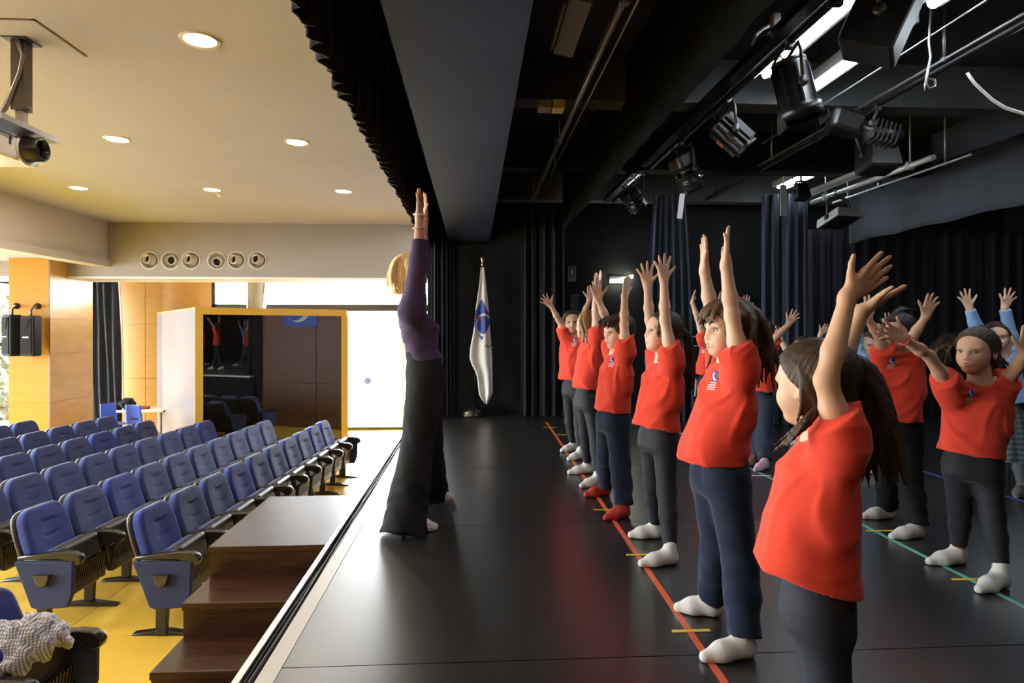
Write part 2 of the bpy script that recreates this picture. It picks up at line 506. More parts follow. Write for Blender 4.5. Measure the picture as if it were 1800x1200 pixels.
bk.b2((-10.5, 12.3, BULK), (0.2, 12.9, CEIL)).b2((-10.5, 12.01, BULK), (0.2, 12.3, BULK + .02))
structure(bk, 'wall_bulkhead', M_bulk, label='grey bulkhead over the rear windows with six round air nozzles')
structure(MB().b2((-10.5, 11.99, BULK - 0.035), (0.2, 12.92, BULK)), 'trim_4', M_white)
structure(MB().b2((-10.6, -4.6, AUD), (7.7, -4.5, SCEIL)), 'wall_near', M_bwood)
structure(MB().b2((7.6, -4.5, AUD), (7.7, 8.7, SCEIL)), 'wall_right', M_blackwall)
structure(MB().b2((-0.60, 8.62, AUD), (7.7, 8.72, SCEIL)), 'wall_back_stage', M_blackwall)
structure(MB().b2((-0.66, -4.5, CEIL - .02), (-0.60, 8.7, SCEIL + .1)), 'wall_proscenium_top', M_blackwall)
# side wall of the auditorium beyond the stage opening, in brown wood panels
wp = structure(MB().b2((-0.50, 8.72, AUD), (-0.42, 15.0, CEIL)), 'wall_right_rear', M_bwood)
for i in range(4):
    for j in range(4):
        MB().box((-0.52, 9.55 + 1.62 * i, AUD + 0.54 + 1.08 * j), (0.035, 1.60, 1.06)).build('panel', M_bwood, wp)
structure(MB().b2((-0.62, 8.50, AUD), (-0.42, 8.74, CEIL)), 'wall_jamb', M_blackwall)
# rear wall: orange wood at the left, glass at the right
ww = structure(MB().b2((-10.5, 15.0, AUD), (-6.05, 15.12, BULK + .6)), 'wall_rear', M_orange)
for i in range(3):
    for j in range(3):
        MB().box((-9.75 + 1.48 * i, 14.985, AUD + 0.62 + 1.24 * j), (1.47, 0.03, 1.23)).build('panel', M_orange, ww)
structure(MB().b2((-6.05, 14.985, AUD), (-3.2, 14.999, EYE + .40)), 'wall_rear_light_block', M_orange)  # added unseen panel behind the booth, keeps window glare off the lower pillar
structure(MB().b2((-6.05, 15.0, BULK + .32), (0.3, 15.12, BULK + .6)), 'wall_rear_head', M_white)
# left wall with tall windows
structure(MB().b2((-10.3, -4.5, AUD), (-10.2, 1.0, LEDGE + .1)).b2((-10.3, 4.5, AUD), (-10.2, 5.5, LEDGE + .1)).b2((-10.3, 9.3, AUD), (-10.2, 11.2, LEDGE + .1)).b2((-10.3, 14.9, AUD), (-10.2, 15.1, LEDGE + .1)).b2((-10.3, 1.0, LEDGE - .12), (-10.2, 14.9, LEDGE + .1)).b2((-10.3, 12.9, LEDGE), (-10.2, 15.1, BULK + .6)), 'wall_left', M_white)

# --- window_1: rear glazing with transom, mullions and panes
w1 = empty('window_1', (-3.2, 15.05, AUD), kind='structure')
def rel(lo, hi, o): return [a - b for a, b in zip(lo, o)], [a - b for a, b in zip(hi, o)]
W1O = (-3.2, 15.05, AUD)
zt = EYE + 0.40
mb = MB()
for lo, hi in [((-6.05, 15.0, zt), (0.3, 15.10, zt + 0.16)), ((-6.05, 15.0, AUD), (0.3, 15.1, AUD + .07)), ((-6.05, 15.0, AUD), (-5.98, 15.1, BULK + .32))]:
    mb.b2(*rel(lo, hi, W1O))
mb.build('transom_frame', M_frame, w1)
wf = mat('white_frame', (0.75, 0.75, 0.76), rough=0.5)
xs = [-6.0, -4.75, -3.7, -2.64, -1.67, -0.45]
for x in (xs[1], xs[2], xs[4]):
    MB().b2(*rel((x - .02, 15.02, AUD), (x + .02, 15.08, zt), W1O)).build('mullion', wf, w1)
for i in range(5):
    MB().b2(*rel((xs[i] + .02, 15.045, AUD + .07), (xs[i + 1] - .02, 15.055, zt), W1O)).build('pane', M_glass, w1)
for i in range(3):
    MB().b2(*rel((-6.0 + 1.85 * i, 15.045, zt + .16), (-4.17 + 1.85 * i, 15.055, BULK + .32), W1O)).build('pane', M_glass, w1)
sp = P(648, 668, 15.0)
MB().lathe([(0.0, 0), (.085, 0)], at(rotm((0, -1, 0)), (sp.x + 3.2, -0.008, sp.z - AUD)), cap=False).build('round_sticker', glass_mat('lilac_film', (0.020, 0.019, 0.031), 0.3, 0.0), w1)
# --- window_2 .. window_4 on the left wall
for n, (y0, y1) in enumerate([(1.0, 4.5), (5.5, 9.3), (11.2, 14.9)]):
    w = empty('window_%d' % (n + 2), (-10.25, (y0 + y1) / 2, AUD), kind='structure'); hw = (y1 - y0) / 2
    MB().b2((-.05, -hw, 0), (.05, hw, .08)).b2((-.05, -hw, LEDGE - .2 - AUD), (.05, hw, LEDGE - .12 - AUD)).b2((-.05, -hw, 0), (.05, -hw + .05, LEDGE - .12 - AUD)).b2((-.05, hw - .05, 0), (.05, hw, LEDGE - .12 - AUD)).b2((-.04, -hw, 2.0), (.04, hw, 2.08)).build('window_frame', M_frame, w)
    MB().b2((-.005, -hw + .05, .08), (.005, hw - .05, 2.0)).build('pane', M_glass, w)
    MB().b2((-.005, -hw + .05, 2.08), (.005, hw - .05, LEDGE - .2 - AUD)).build('pane', M_glass, w)
# portals guide the daylight sampling through the openings
def portal(loc, rot, sx, sy):
    l = bpy.data.lights.new('window_portal', 'AREA'); l.shape = 'RECTANGLE'; l.size, l.size_y = sx, sy
    l.cycles.is_portal = True
    o = link(bpy.data.objects.new('window_portal', l)); o.location = loc; o.rotation_euler = rot
portal((-2.9, 15.2, (AUD + BULK + .32) / 2), (math.radians(-90), 0, 0), 6.3, 3.6)
portal((-10.4, 7.6, (AUD + LEDGE - .12) / 2), (0, math.radians(-90), 0), 3.5, 13.3)

# --- outside: paved yard, low wall, a parked car, bushes
structure(MB().b2((-30, 15.2, AUD - .25), (20, 45, AUD - .05)).b2((-30, -10, AUD - .25), (-10.4, 15.2, AUD - .05)), 'ground_yard', mat('pale_paving', (0.75, 0.74, 0.72), rough=0.9, col2=(0.68, 0.67, 0.66), scale=2))
# --- pillar clad in wood panels
pl = structure(MB().b2((-8.07, 11.53, AUD), (-7.42, 12.73, LEDGE + .05)), 'pillar', M_bwood, label='square pillar clad in glossy yellow and amber panels')
for j in range(4):
    z0 = AUD + [0, 1.09, 1.94, 2.55][j]; z1 = AUD + [1.085, 1.935, 2.545, 3.62][j]
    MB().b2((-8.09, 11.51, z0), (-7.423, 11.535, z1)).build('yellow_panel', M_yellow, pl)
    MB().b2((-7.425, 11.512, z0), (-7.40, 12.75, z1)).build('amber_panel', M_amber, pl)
MB().b2((-7.422, 11.507, AUD), (-7.397, 11.512, LEDGE + .04)).build('corner_bead', M_bwood, pl)
# --- steel column
structure(MB().lathe([(.20, AUD), (.20, BULK + .55)], at(Matrix.Identity(3), P(451, 500, 14.2).to_2d().to_3d()), n=28), 'column', M_steel, label='round steel column in front of the rear glass')

# --- proscenium beam
structure(MB().b2((-0.34, -4.5, EYE + 1.19), (0.215, 8.62, SCEIL)), 'beam_proscenium', M_beam, label='dark blue-black beam over the front of the stage')
# --- stage ceiling beams
M_gbeam = mat('grey_beam', (0.075, 0.08, 0.085), rough=0.7)
for y, h, m in ((4.72, 1.72, M_gbeam), (6.42, 1.64, M_black), (8.30, 1.70, M_gbeam), (2.6, 1.72, M_gbeam), (0.6, 1.72, M_gbeam)):
    structure(MB().b2((0.2, y, EYE + h), (7.6, y + .20, SCEIL)), 'beam_cross', m)

# --- ceiling downlights
M_lamp = mat('lamp_face', (1, 1, 1), emit=(1.0, 0.86, 0.66), estr=DOWN_E)
M_rim = mat('lamp_rim', (0.85, 0.82, 0.78), rough=.4)
rim = MB().lathe([(.095, 0), (.125, -.012), (.13, 0)], n=28, cap=False).data('rim', M_rim)
lens = MB().lathe([(0.0, -.004), (.10, -.006)], n=28, cap=False).data('lens', M_lamp)
ords = {4.39: 'nearest', 6.74: 'second', 9.11: 'third'}
for xi, x in enumerate((-1.85, -3.67, -5.47)):
    for y in (-2.7, -.33, 2.03, 4.39, 6.74, 9.11):
        vis = (x, y) in ((-1.85, 4.39), (-1.85, 6.74), (-1.85, 9.11), (-3.67, 6.74), (-3.67, 9.11), (-5.47, 9.11))
        lab = 'warm round ceiling downlight, %s' % {
            (-1.85, 4.39): 'the big near one between projector and curtain', (-1.85, 6.74): 'second along the row beside the black pelmet',
            (-1.85, 9.11): 'farthest of the row beside the black pelmet', (-3.67, 6.74): 'just right of the projector',
            (-3.67, 9.11): 'the one with a small detector beside it', (-5.47, 9.11): 'nearest the left upper wall'}.get((x, y), 'out of the frame, %s, %s' % (('beside the pelmet', 'in the middle column', 'beside the left wall')[xi], {-2.7: 'farthest behind the viewer', -.33: 'just behind the viewer', 2.03: 'above the near seats', 4.39: 'over the second aisle', 6.74: 'over the mid rows'}.get(y, 'over the far rows')))
        t = empty('downlight', (x, y, CEIL), label=lab, cat='light', group='downlights in the auditorium ceiling')
        link(bpy.data.objects.new('rim', rim), t); link(bpy.data.objects.new('lens', lens), t)
        l = bpy.data.lights.new('downlight_lamp', 'AREA'); l.shape = 'DISK'; l.size = .2; l.energy = DOWN_W; l.color = (1.0, 0.87, 0.70)
        o = link(bpy.data.objects.new('downlight_lamp', l), t); o.location = (0, 0, -.02)
t = P(387, 343, 1.94 * FPX / (577 - 343))
tag(MB().lathe([(0, -.035), (.03, -.035), (.05, -.01), (.055, 0)], at(Matrix.Identity(3), (t.x, t.y, CEIL)), n=16, cap=False).build('smoke_detector', M_white), 'small round detector on the ceiling beside a downlight', 'detector')

# --- air nozzles in the bulkhead
ring = MB().lathe([(.150, -.02), (.154, .012), (.164, .012), (.168, 0)], n=32, cap=False).data('ring', M_white)
bowl = MB().lathe([(.151, -.01), (.145, -.05), (.12, -.11), (.07, -.15), (0, -.16)], n=32, cap=False).data('bowl', mat('nozzle_cream', (0.62, 0.56, 0.47), rough=.4))
snout = MB().lathe([(.10, -.10), (.092, .0), (.086, .035), (.074, .035), (.074, -.08), (0, -.08)], n=28, cap=False).data('snout', bowl.materials[0])
hole = MB().lathe([(0, -.03), (.0735, -.03)], n=28, cap=False).data('dark_bore', mat('bore', (0.004, 0.004, 0.004), rough=.9))
aim = [(-.22, .03), (.02, -.06), (-.24, .02), (0.0, -.20), (-.26, .0), (-.18, .03)]
wd = ['first', 'second', 'third', 'fourth', 'fifth', 'sixth']
for i, px in enumerate(NOZ):
    p = Vector((nzp[i][0], 11.998, nzp[i][1]))
    t = empty('air_nozzle', p, label='round cream air nozzle in the grey bulkhead, %s from the left' % wd[i], cat='vent', group='air nozzles in the bulkhead')
    R = Matrix.Rotation(math.radians(90), 4, 'X')
    for nm, d in (('ring', ring), ('bowl', bowl)):
        o = link(bpy.data.objects.new(nm, d), t); o.matrix_local = R
    q = rotm((aim[i][0] * 1.6, -1, aim[i][1] * 1.6 + .06))
    for nm, d in (('snout', snout), ('dark_bore', hole)):
        o = link(bpy.data.objects.new(nm, d), t); o.matrix_local = at(q, (aim[i][0] * .22, .02, aim[i][1] * .25 + .02))

# --- curtains
def drape(name, x0, x1, y0, y1, z0, z1, m, n, amp, label, phase=0.0, taper=0.0, hem=0.0, thick=.008, seg=None, lean=(0, 0), group=None):
    """pleated cloth hanging from z1 to z0 along the line (x0, y0)-(x1, y1)"""
    dx, dy = x1 - x0, y1 - y0; L = math.hypot(dx, dy); nx, ny = -dy / L, dx / L
    rnd = random.Random(int(abs(x0 * 37 + y0 * 91 + n)))
    a = [rnd.uniform(.6, 1.3) for _ in range(40)]
    def fn(u, v):
        w = 1 - taper * (v) ** 2
        s = .5 + (u - .5) * w
        ph = 2 * math.pi * (n * u + .25 * math.sin(5 * u + phase)) + phase
        off = amp * math.sin(ph) * (a[int(n * u) % 40]) * (1 - .35 * v) + amp * .35 * math.sin(2.3 * ph + 1)
        z = z0 + (z1 - z0) * v
        if hem: z += hem * math.sin(ph * 1.0 + 1) * (1 - v)
        return (x0 + dx * s + nx * off + lean[0] * (1 - v), y0 + dy * s + ny * off + lean[1] * (1 - v), z)
    return MB().sheet(fn, seg or int(n * 10), 10, thick, (nx, ny, 0)).build(name, m, None, label, 'curtain', group)
tag(drape('pelmet_curtain', -0.59, -0.59, -2.5, 8.5, EYE + 1.08, CEIL + .02, M_blk_cloth, 84, .030, None, hem=.012, seg=840), 'black pleated pelmet hanging between the beige ceiling and the stage', 'curtain')
# row of hook tape seen on the inside of the pelmet
mbh = MB()
for i in range(150): mbh.box((-0.535, -1.0 + .062 * i, EYE + 1.62), (.004, .030, .006))
tag(mbh.build('hook_tape', mat('tape_grey', (0.35, 0.34, 0.30), rough=.6)), 'dotted pale hook tape on the inside of the black pelmet', 'tape', kind='stuff')
drape('border_curtain', 1.16, 1.16, -2.5, 8.2, EYE + 1.26, SCEIL, mat('border_black', (0.004, 0.004, 0.004), rough=.95, spec=.05), 30, .008, 'long black border cloth hanging from the stage ceiling beside the lighting bar', seg=240)
drape('side_curtain', -0.545, -0.26, 8.30, 8.44, 0.01, EYE + 1.16, M_blue_cloth, 6, .035, 'narrow gathered night blue curtain at the stage corner behind the woman')
drape('back_curtain', 0.62, 1.20, 8.35, 8.30, 0.01, EYE + 1.6, M_blk_cloth, 5, .045, 'black curtain in heavy folds on the back wall right of the flag')
leg_a = drape('leg_curtain', 2.14, 2.72, 7.78, 7.70, 0.01, EYE + 1.66, M_blue_cloth, 6, .05, 'bunched dark blue leg curtain behind the ponytail girl', taper=.35)
drape('leg_curtain', 3.48, 4.0, 7.45, 7.35, 0.01, EYE + 1.62, M_blue_cloth, 5, .035, 'dark blue leg curtain under the far ceiling tubes', phase=1)
drape('rear_curtain', 4.3, 7.5, 8.05, 8.0, 0.01, EYE + 1.3, M_blk_cloth, 16, .03, 'wide black rear curtain behind the children on the right')
drape('border_curtain', 4.85, 4.85, 1.0, 7.9, EYE + 1.10, SCEIL, mat('blue_black_cloth', (0.016, 0.019, 0.028), rough=.85, sheen=.1), 9, .010, 'long dark blue border cloth along the right side of the stage ceiling', seg=140, hem=.008)
# curtain beside the pillar, with its pale lining edge
def fc(u, v):
    xr = P(240 + 10 * (1 - v) - 78 * (1 - u), 0, 14.3)
    return (xr.x, 14.0 + .05 * math.sin(u * 40) + .03 * math.sin(u * 17 + 6 * v), AUD + .05 + (BULK + .5 - AUD) * v)
cu = MB().sheet(fc, 70, 12, .01, (0, 1, 0)).build('window_curtain', mat('charcoal_drape', (0.011, 0.0125, 0.018), rough=.85, sheen=.1), None, 'long charcoal curtain hanging right of the amber pillar', 'curtain')
def fe(u, v):
    p = fc(1.0, v); return (p[0] + .045 * u, p[1] - .02, p[2])
MB().sheet(fe, 2, 12, .006, (0, 1, 0)).build('lining_edge', mat('lining', (0.62, 0.55, 0.46), rough=.8), cu)

# --- tape lines on the stage floor
def strip(name, a, b, w, m, lab, cat='tape', group=None):
    a, b = Vector(a), Vector(b); d = (b - a); d.z = 0; n = Vector((-d.y, d.x, 0)).normalized() * w / 2
    mb = MB(); z0, z1 = 0.0, 0.0012
    vs = [a + n, a - n, b - n, b + n]
    mb.raw([Vector((v.x, v.y, z)) for z in (z0, z1) for v in vs], [(0, 1, 2, 3), (7, 6, 5, 4)] + [(i, 4 + i, 4 + (i + 1) % 4, (i + 1) % 4) for i in range(4)])
    return mb.build(name, m, None, lab, cat, group)
M_red = mat('red_tape', (0.75, 0.13, 0.06), rough=.35); M_yel = mat('yellow_tape', (0.85, 0.68, 0.06), rough=.4)
M_grn = mat('green_tape', (0.16, 0.52, 0.42), rough=.4); M_blu = mat('blue_tape', (0.06, 0.14, 0.65), rough=.4)
strip('floor_tape', GP(1310, 1252), GP(960, 741), .026, M_red, 'long red tape line on the stage floor under the front row of children')
strip('floor_tape', GP(2100, 1218), GP(1180, 752), .024, M_grn, 'long pale green tape line on the stage floor under the second row')
strip('floor_tape', GP(1950, 925), GP(1480, 786), .024, M_blu, 'blue tape line on the stage floor under the third row')
for i, (px, py) in enumerate([(966, 751), (990, 764), (1047, 841), (1064, 896), (1126, 975), (1215, 1109)]):
    c = GP(px, py); 
    strip('floor_mark', c - Vector((.075, 0, -0.0013)), c + Vector((.075, 0, .0013)), .02, M_yel, 'short yellow tape mark crossing the red line, %s from the far end' % wd[i], group='yellow marks on the red line').location.z = .0013
for i, (px, py) in enumerate([(1548, 933), (1705, 1018)]):
    c = GP(px, py)
    strip('floor_mark', c - Vector((.085, 0, 0)), c + Vector((.085, 0, 0)), .02, M_yel, 'yellow tape mark on the green line %s' % ('in front of the black-haired child' if i == 0 else 'by the girl with the red bracelet')).location.z = .0013
for i, (px, py) in enumerate([(1199, 762), (1338, 836)]):
    c = GP(px, py)
    strip('floor_mark', c - Vector((.075, 0, 0)), c + Vector((.075, 0, 0)), .02, M_white, 'white tape mark on the far part of the green line, %s' % ('the farther one' if i == 0 else 'beside a pink sock'), group=None).location.z = .0013
# ================================================================ furniture and fittings of the auditorium
M_seat = mat('blue_velour', (0.042, 0.062, 0.185), rough=0.85, spec=0.2, sheen=0.32, col2=(0.031, 0.047, 0.150), scale=7, detail=4, bump=0.25, bscale=260)
M_seat_new = mat('fresh_blue_velour', (0.034, 0.055, 0.245), rough=0.85, spec=0.2, sheen=0.25, col2=(0.025, 0.042, 0.20), scale=7, detail=4, bump=0.25, bscale=260)
M_panelblue = mat('blue_panel_cloth', (0.011, 0.019, 0.075), rough=0.85, sheen=0.08, col2=(0.009, 0.016, 0.064), scale=6)
M_shell = mat('brown_black_plastic', (0.016, 0.0135, 0.010), rough=0.38, spec=0.55, rvar=.06, scale=9)
M_arm = mat('armrest_plastic', (0.014, 0.012, 0.010), rough=0.27, spec=0.6)
M_lampdark = mat('aisle_lamp_metal', (0.075, 0.066, 0.048), rough=0.35, metal=.6)

# --- one theatre seat: x forward, y along the row away from the viewer, z up from the floor
def rbox(x, y, z, c, hx, hy, hz, r):
    qx, qy, qz = np.abs(x - c[0]) - hx + r, np.abs(y - c[1]) - hy + r, np.abs(z - c[2]) - hz + r
    o = np.sqrt(np.maximum(qx, 0) ** 2 + np.maximum(qy, 0) ** 2 + np.maximum(qz, 0) ** 2)
    return o + np.minimum(np.maximum(qx, np.maximum(qy, qz)), 0) - r
TILT = math.radians(18)
def back_fn(hx, hy, hz, zc, r, xoff, dents):
    def fn(x, y, z):
        # tilt the back about its foot
        X = (x + .02) * math.cos(TILT) + (z - .40) * math.sin(TILT) - xoff
        Z = -(x + .02) * math.sin(TILT) + (z - .40) * math.cos(TILT)
        top = np.clip((Z - .30) / .27, 0, 1)
        w = hy - .040 * top ** 2
        d2 = np.sqrt(np.maximum(np.abs(y) - w + .09, 0) ** 2 + np.maximum(np.abs(Z - zc) - hz + .09, 0) ** 2) - .09   # rounded outline
        d1 = np.abs(X) - hx
        q1, q2 = d1 + r, d2 + r
        d = np.sqrt(np.maximum(q1, 0) ** 2 + np.maximum(q2, 0) ** 2) + np.minimum(np.maximum(q1, q2), 0) - r
        if dents:
            d = d + .012 * np.exp(-(y / .13) ** 2) * (X > 0) * (Z < .43)                       # shallow middle between the bolsters
            for zz in (.425, .30, .17):
                d = d + .009 * np.exp(-((Z - zz - .02 * (y / .1) ** 2) / .012) ** 2) * np.exp(-(y / .085) ** 4) * (X > 0)
        return d
    return fn
F = Field((-.30, -.28, .34), (.14, .28, 1.02), .0085)
F.put(back_fn(.048, .243, .275, .285, .035, .0, True), (-.28, -.26, .36), (.12, .26, 1.0))
D_back = F.mesh('backrest', M_seat)
D_back_new = D_back.copy(); D_back_new.materials[0] = M_seat_new
F = Field((-.34, -.28, .30), (.10, .28, 1.02), .011)
F.put(back_fn(.022, .250, .285, .280, .018, -.062, False), (-.33, -.27, .32), (.1, .27, 1.0))
D_bshell = F.mesh('back_shell', M_shell)
ST_ = math.radians(-8)
def seat_fn(c, hx, hy, hz, r):
    def fn(x, y, z):
        X = (x - .12) * math.cos(ST_) - (z - .45) * math.sin(ST_); Z = (x - .12) * math.sin(ST_) + (z - .45) * math.cos(ST_)
        w = hy - .035 * np.clip((-.02 - Z) / .16, 0, 1)
        return rbox(X, y, Z, c, hx, w, hz, r)
    return fn
F = Field((-.04, -.25, .2), (.28, .25, .70), .011)
F.put(seat_fn((-.045, 0, .01), .045, .215, .185, .04), (-.04, -.24, .22), (.2, .24, .69))
D_seat = F.mesh('seat_cushion', M_seat)
F = Field((-.02, -.25, .18), (.32, .25, .72), .0095)
F.put(seat_fn((.032, 0, .00), .046, .222, .205, .042), (-.01, -.24, .2), (.3, .24, .7))
D_sshell = F.mesh('seat_shell', M_shell)
RS = Matrix.Rotation(-ST_, 3, 'Y')
def S2W(X, y, Z): return (.12 + X * math.cos(ST_) + Z * math.sin(ST_), y, .45 - X * math.sin(ST_) + Z * math.cos(ST_))
mb = MB()
for i in range(15):
    y = -.19 + .38 * i / 14
    mb.box(S2W(.082, y, -.085), (.014, .011, .215), RS)
mb.box(S2W(.080, 0, .028), (.014, .41, .010), RS)
D_ribs = mb.data('ribs', M_shell)
ARM = [(-.14, .585), (-.14, .612), (.0, .628), (.12, .642), (.22, .650), (.30, .645), (.345, .622), (.362, .590), (.352, .556), (.322, .538), (.286, .545), (.25, .568), (.2, .586), (.1, .59)]
D_arm = MB().prism(ARM, -.031, .031, bev=.0).data('armrest', M_arm)
def softened(prof, y0, y1, b, name, m):
    bm = bmesh.new()
    a = [bm.verts.new((x, y0, z)) for x, z in prof]; c = [bm.verts.new((x, y1, z)) for x, z in prof]
    bm.faces.new(a); bm.faces.new(c[::-1])
    for i in range(len(prof)):
        j = (i + 1) % len(prof); bm.faces.new((a[j], a[i], c[i], c[j]))
    bmesh.ops.recalc_face_normals(bm, faces=bm.faces[:])
    es = [e for e in bm.edges if abs(e.verts[0].co.y - e.verts[1].co.y) < 1e-6]
    bmesh.ops.bevel(bm, geom=es, offset=b, segments=3, affect='EDGES', profile=0.5)
    me = bpy.data.meshes.new(name); bm.to_mesh(me); bm.free(); me.materials.append(m)
    for p in me.polygons: p.use_smooth = p.area < .002
    return me
D_arm = softened(ARM, -.031, .031, .012, 'armrest', M_arm)
D_stand = softened([(.02, .04), (.02, .30), (-.10, .585), (.20, .585), (.12, .42), (.10, .04)], -.018, .018, .005, 'standard', M_shell)
D_bracket = MB().box((.16, 0, .30), (.05, .05, .10), bev=.008).data('pivot_bracket', M_arm)
D_base = softened([(-.17, 0), (-.16, .014), (.02, .038), (.12, .038), (.30, .014), (.31, 0)], -.035, .035, .006, 'base_plate', M_arm)
D_endp = softened([(-.15, .575), (.305, .575), (.300, .33), (.262, .225), (.03, .205), (-.02, .225)], -.022, .022, .009, 'end_panel', M_panelblue)
D_post = MB().box((.07, 0, .12), (.085, .045, .22), bev=.006).data('post', M_shell)
mb = MB()
prof = [(-.058, .475), (.058, .475), (.052, .44), (.035, .405), (0, .39), (-.035, .405), (-.052, .44)]
mb.prism([(x + .08, z) for x, z in prof], -.052, -.018, bev=.008)
mb.box((.08, -.03, .480), (.125, .06, .012), bev=.004)
D_lamp = mb.data('aisle_light', M_lampdark)

def seat_proto():
    t = empty('theatre_seat')
    for n, d in (('backrest', D_back), ('back_shell', D_bshell), ('seat_cushion', D_seat), ('seat_shell', D_sshell), ('ribs', D_ribs)):
        link(bpy.data.objects.new(n, d), t)
    for c in t.children:
        if c.name.startswith('ribs'): c['kind'] = 'stuff'
    add_support(t, -.26)
    return t
def add_support(t, y):
    for n, d in (('armrest', D_arm), ('standard', D_stand), ('pivot_bracket', D_bracket), ('base_plate', D_base)):
        o = link(bpy.data.objects.new(n, d), t); o.location.y = y
def add_end(t, side):
    y = side * .285
    p = link(bpy.data.objects.new('end_panel', D_endp), t); p.location.y = y
    o = link(bpy.data.objects.new('post', D_post), t); o.location.y = y
    if side < 0:
        o = link(bpy.data.objects.new('aisle_light', D_lamp), p)
NTH = ['first', 'second', 'third', 'fourth', 'fifth', 'sixth', 'seventh', 'eighth', 'ninth', 'tenth', 'eleventh', 'twelfth']
proto = None
D0, PITCH, ROWP, XR0 = 5.195, 0.52, 0.938, -2.79
FRESH = {(0, 0), (0, 3), (0, 8), (0, 9), (1, 0), (1, 2), (2, 9), (3, 7)}
def put_seat(xr, d, row, idx, label, near_end=False, far_end=False):
    global proto
    p = cam2w(xr, d, AUD)
    if proto is None: proto = t = seat_proto()
    else: t = copy_tree(BASE)
    if (row, idx) in FRESH:
        for ch in t.children:
            if ch.name.startswith('backrest'): ch.data = D_back_new
    t.location = p; t.rotation_euler = (0, 0, -THETA)
    tag(t, label, 'seat', 'blue theatre seats')
    if far_end: add_support(t, .26); add_end(t, 1)
    if near_end: add_end(t, -1)
    return t
BASE = seat_proto(); BASE_objs = [BASE] + list(BASE.children)
proto = BASE
ROWN = ['front row', 'second row', 'third row', 'fourth row', 'fifth row', 'last row']
n_in = 0
for r in range(6):
    far = 11 if r == 4 else 10
    for i in range(far):
        d = D0 + PITCH * i; xr = XR0 - ROWP * r + (.02 if r else 0)
        px = 900 + xr * FPX / d; py = HOR + 1.44 * FPX / d
        if px < -95: continue
        if r < 2:
            lab = 'blue theatre seat in the %s, %s from the near aisle' % (ROWN[r], NTH[i])
        else:
            lab = 'blue theatre seat in the %s from the stage, %s from the far end' % (ROWN[r], NTH[far - 1 - i])
        if i == 0: lab = 'blue theatre seat with end panel and aisle light, near end of the %s' % ROWN[r]
        if i == far - 1: lab = 'blue theatre seat at the far end of the %s' % ROWN[r]
        put_seat(xr, d, r, i, lab, near_end=(i == 0), far_end=(i == far - 1))
for i in range(2):
    put_seat(XR0 + .07, 3.40 - PITCH * i, 0, i, 'blue theatre seat across the aisle, the one under the checked cloth' if i == 0 else 'nearest blue theatre seat, only its armrest tip inside the frame', far_end=(i == 0))
for o in BASE_objs: bpy.data.objects.remove(o)

# --- checked cloth thrown over the near seat
q = P(52, 1115, 3.35)
F = Field((-.22, -.24, -.22), (.24, .24, .22), .009)
rnd = random.Random(3)
def crumple(x, y, z): return .005 * np.sin(x * 95 + 4 * np.sin(y * 60 + z * 30)) + .004 * np.abs(np.sin(z * 80 + x * 60 + 2 * np.sin(y * 50))) + .016 * np.sin(x * 34 + 3 * np.sin(y * 21 + z * 9)) + .012 * np.sin(z * 41 + 2.5 * np.sin(x * 25)) + .009 * np.sin(y * 52 + x * 30)
F.ell((0, 0, .0), (.135, .12, .085), k=.02, disp=crumple)
F.ell((.06, .02, -.045), (.12, .13, .06), k=.03, disp=crumple)
F.ell((-.06, -.03, .04), (.085, .09, .055), k=.03, disp=crumple)
F.ell((.01, -.06, -.07), (.09, .11, .07), k=.03, disp=crumple)
o = F.obj('checked_cloth', check_mat('gingham', (0.82, 0.82, 0.84), (0.30, 0.32, 0.44), (0.10, 0.11, 0.2), 21.0))
o.location = q; tag(o, 'crumpled blue and white checked smock thrown over a near seat', 'cloth')

# --- wooden steps up to the stage
SX0, SX1 = -1.455, -0.815
t = empty('wooden_steps', (SX0, 3.5, AUD), label='dark brown wooden steps with a deep top landing against the stage edge', cat='steps')
def sb(lo, hi, n, m=M_dwood, bev=.0): MB().b2([lo[0] - SX0, lo[1] - 3.5, lo[2] - AUD], [hi[0] - SX0, hi[1] - 3.5, hi[2] - AUD], bev=bev).build(n, m, t)
RIS = 1.217 / 7
for k in range(6):
    zt_ = -0.028 - RIS * k; y0 = 3.555 - .315 * k; y1 = 4.60 if k == 0 else y0 + .335
    sb((SX0, y0, zt_ - .035), (SX1, y1, zt_), 'tread', bev=.003)
    sb((SX0 + .004, y0 + .012, max(zt_ - RIS, AUD) + .001), (SX1, y0 + .03, zt_ - .036), 'riser')
    sb((SX0 + .002, y0 + .03, AUD), (SX0 + .03, 4.595 if k == 0 else y0 + .325, zt_ - .036), 'side_board')
sb((SX0 + .03, 4.57, AUD), (SX1, 4.595, -.065), 'back_board')

# --- control booth with dark glass, set at 45 degrees
A = P(343, 600, 10.8); B = P(612, 600, 12.42); C_ = P(270, 600, 12.3)
ux = Vector((B.x - A.x, B.y - A.y)); wB = ux.length; ux.normalize()
uy = Vector((-ux.y, ux.x)); _q = (270 - 900) / FPX
dB = (_q * (A.x * ST + A.y * CT) - (A.x * CT - A.y * ST)) / ((uy.x * CT - uy.y * ST) - _q * (uy.x * ST + uy.y * CT))   # the side reaches back to the edge the photograph shows
HB = EYE + .365 - AUD
t = empty('control_booth', (A.x, A.y, AUD), math.atan2(ux.y, ux.x), 'yellow framed control booth with a big dark glass front and white side', 'booth')
fw = .125
M_ywood = mat('booth_yellow', (0.58, 0.37, 0.06), rough=.35)
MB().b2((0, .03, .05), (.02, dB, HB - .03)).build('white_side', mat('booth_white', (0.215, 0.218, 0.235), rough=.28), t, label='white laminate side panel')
MB().b2((wB - .02, .06, .05), (wB, dB, HB - .03)).build('right_side', M_ywood, t)
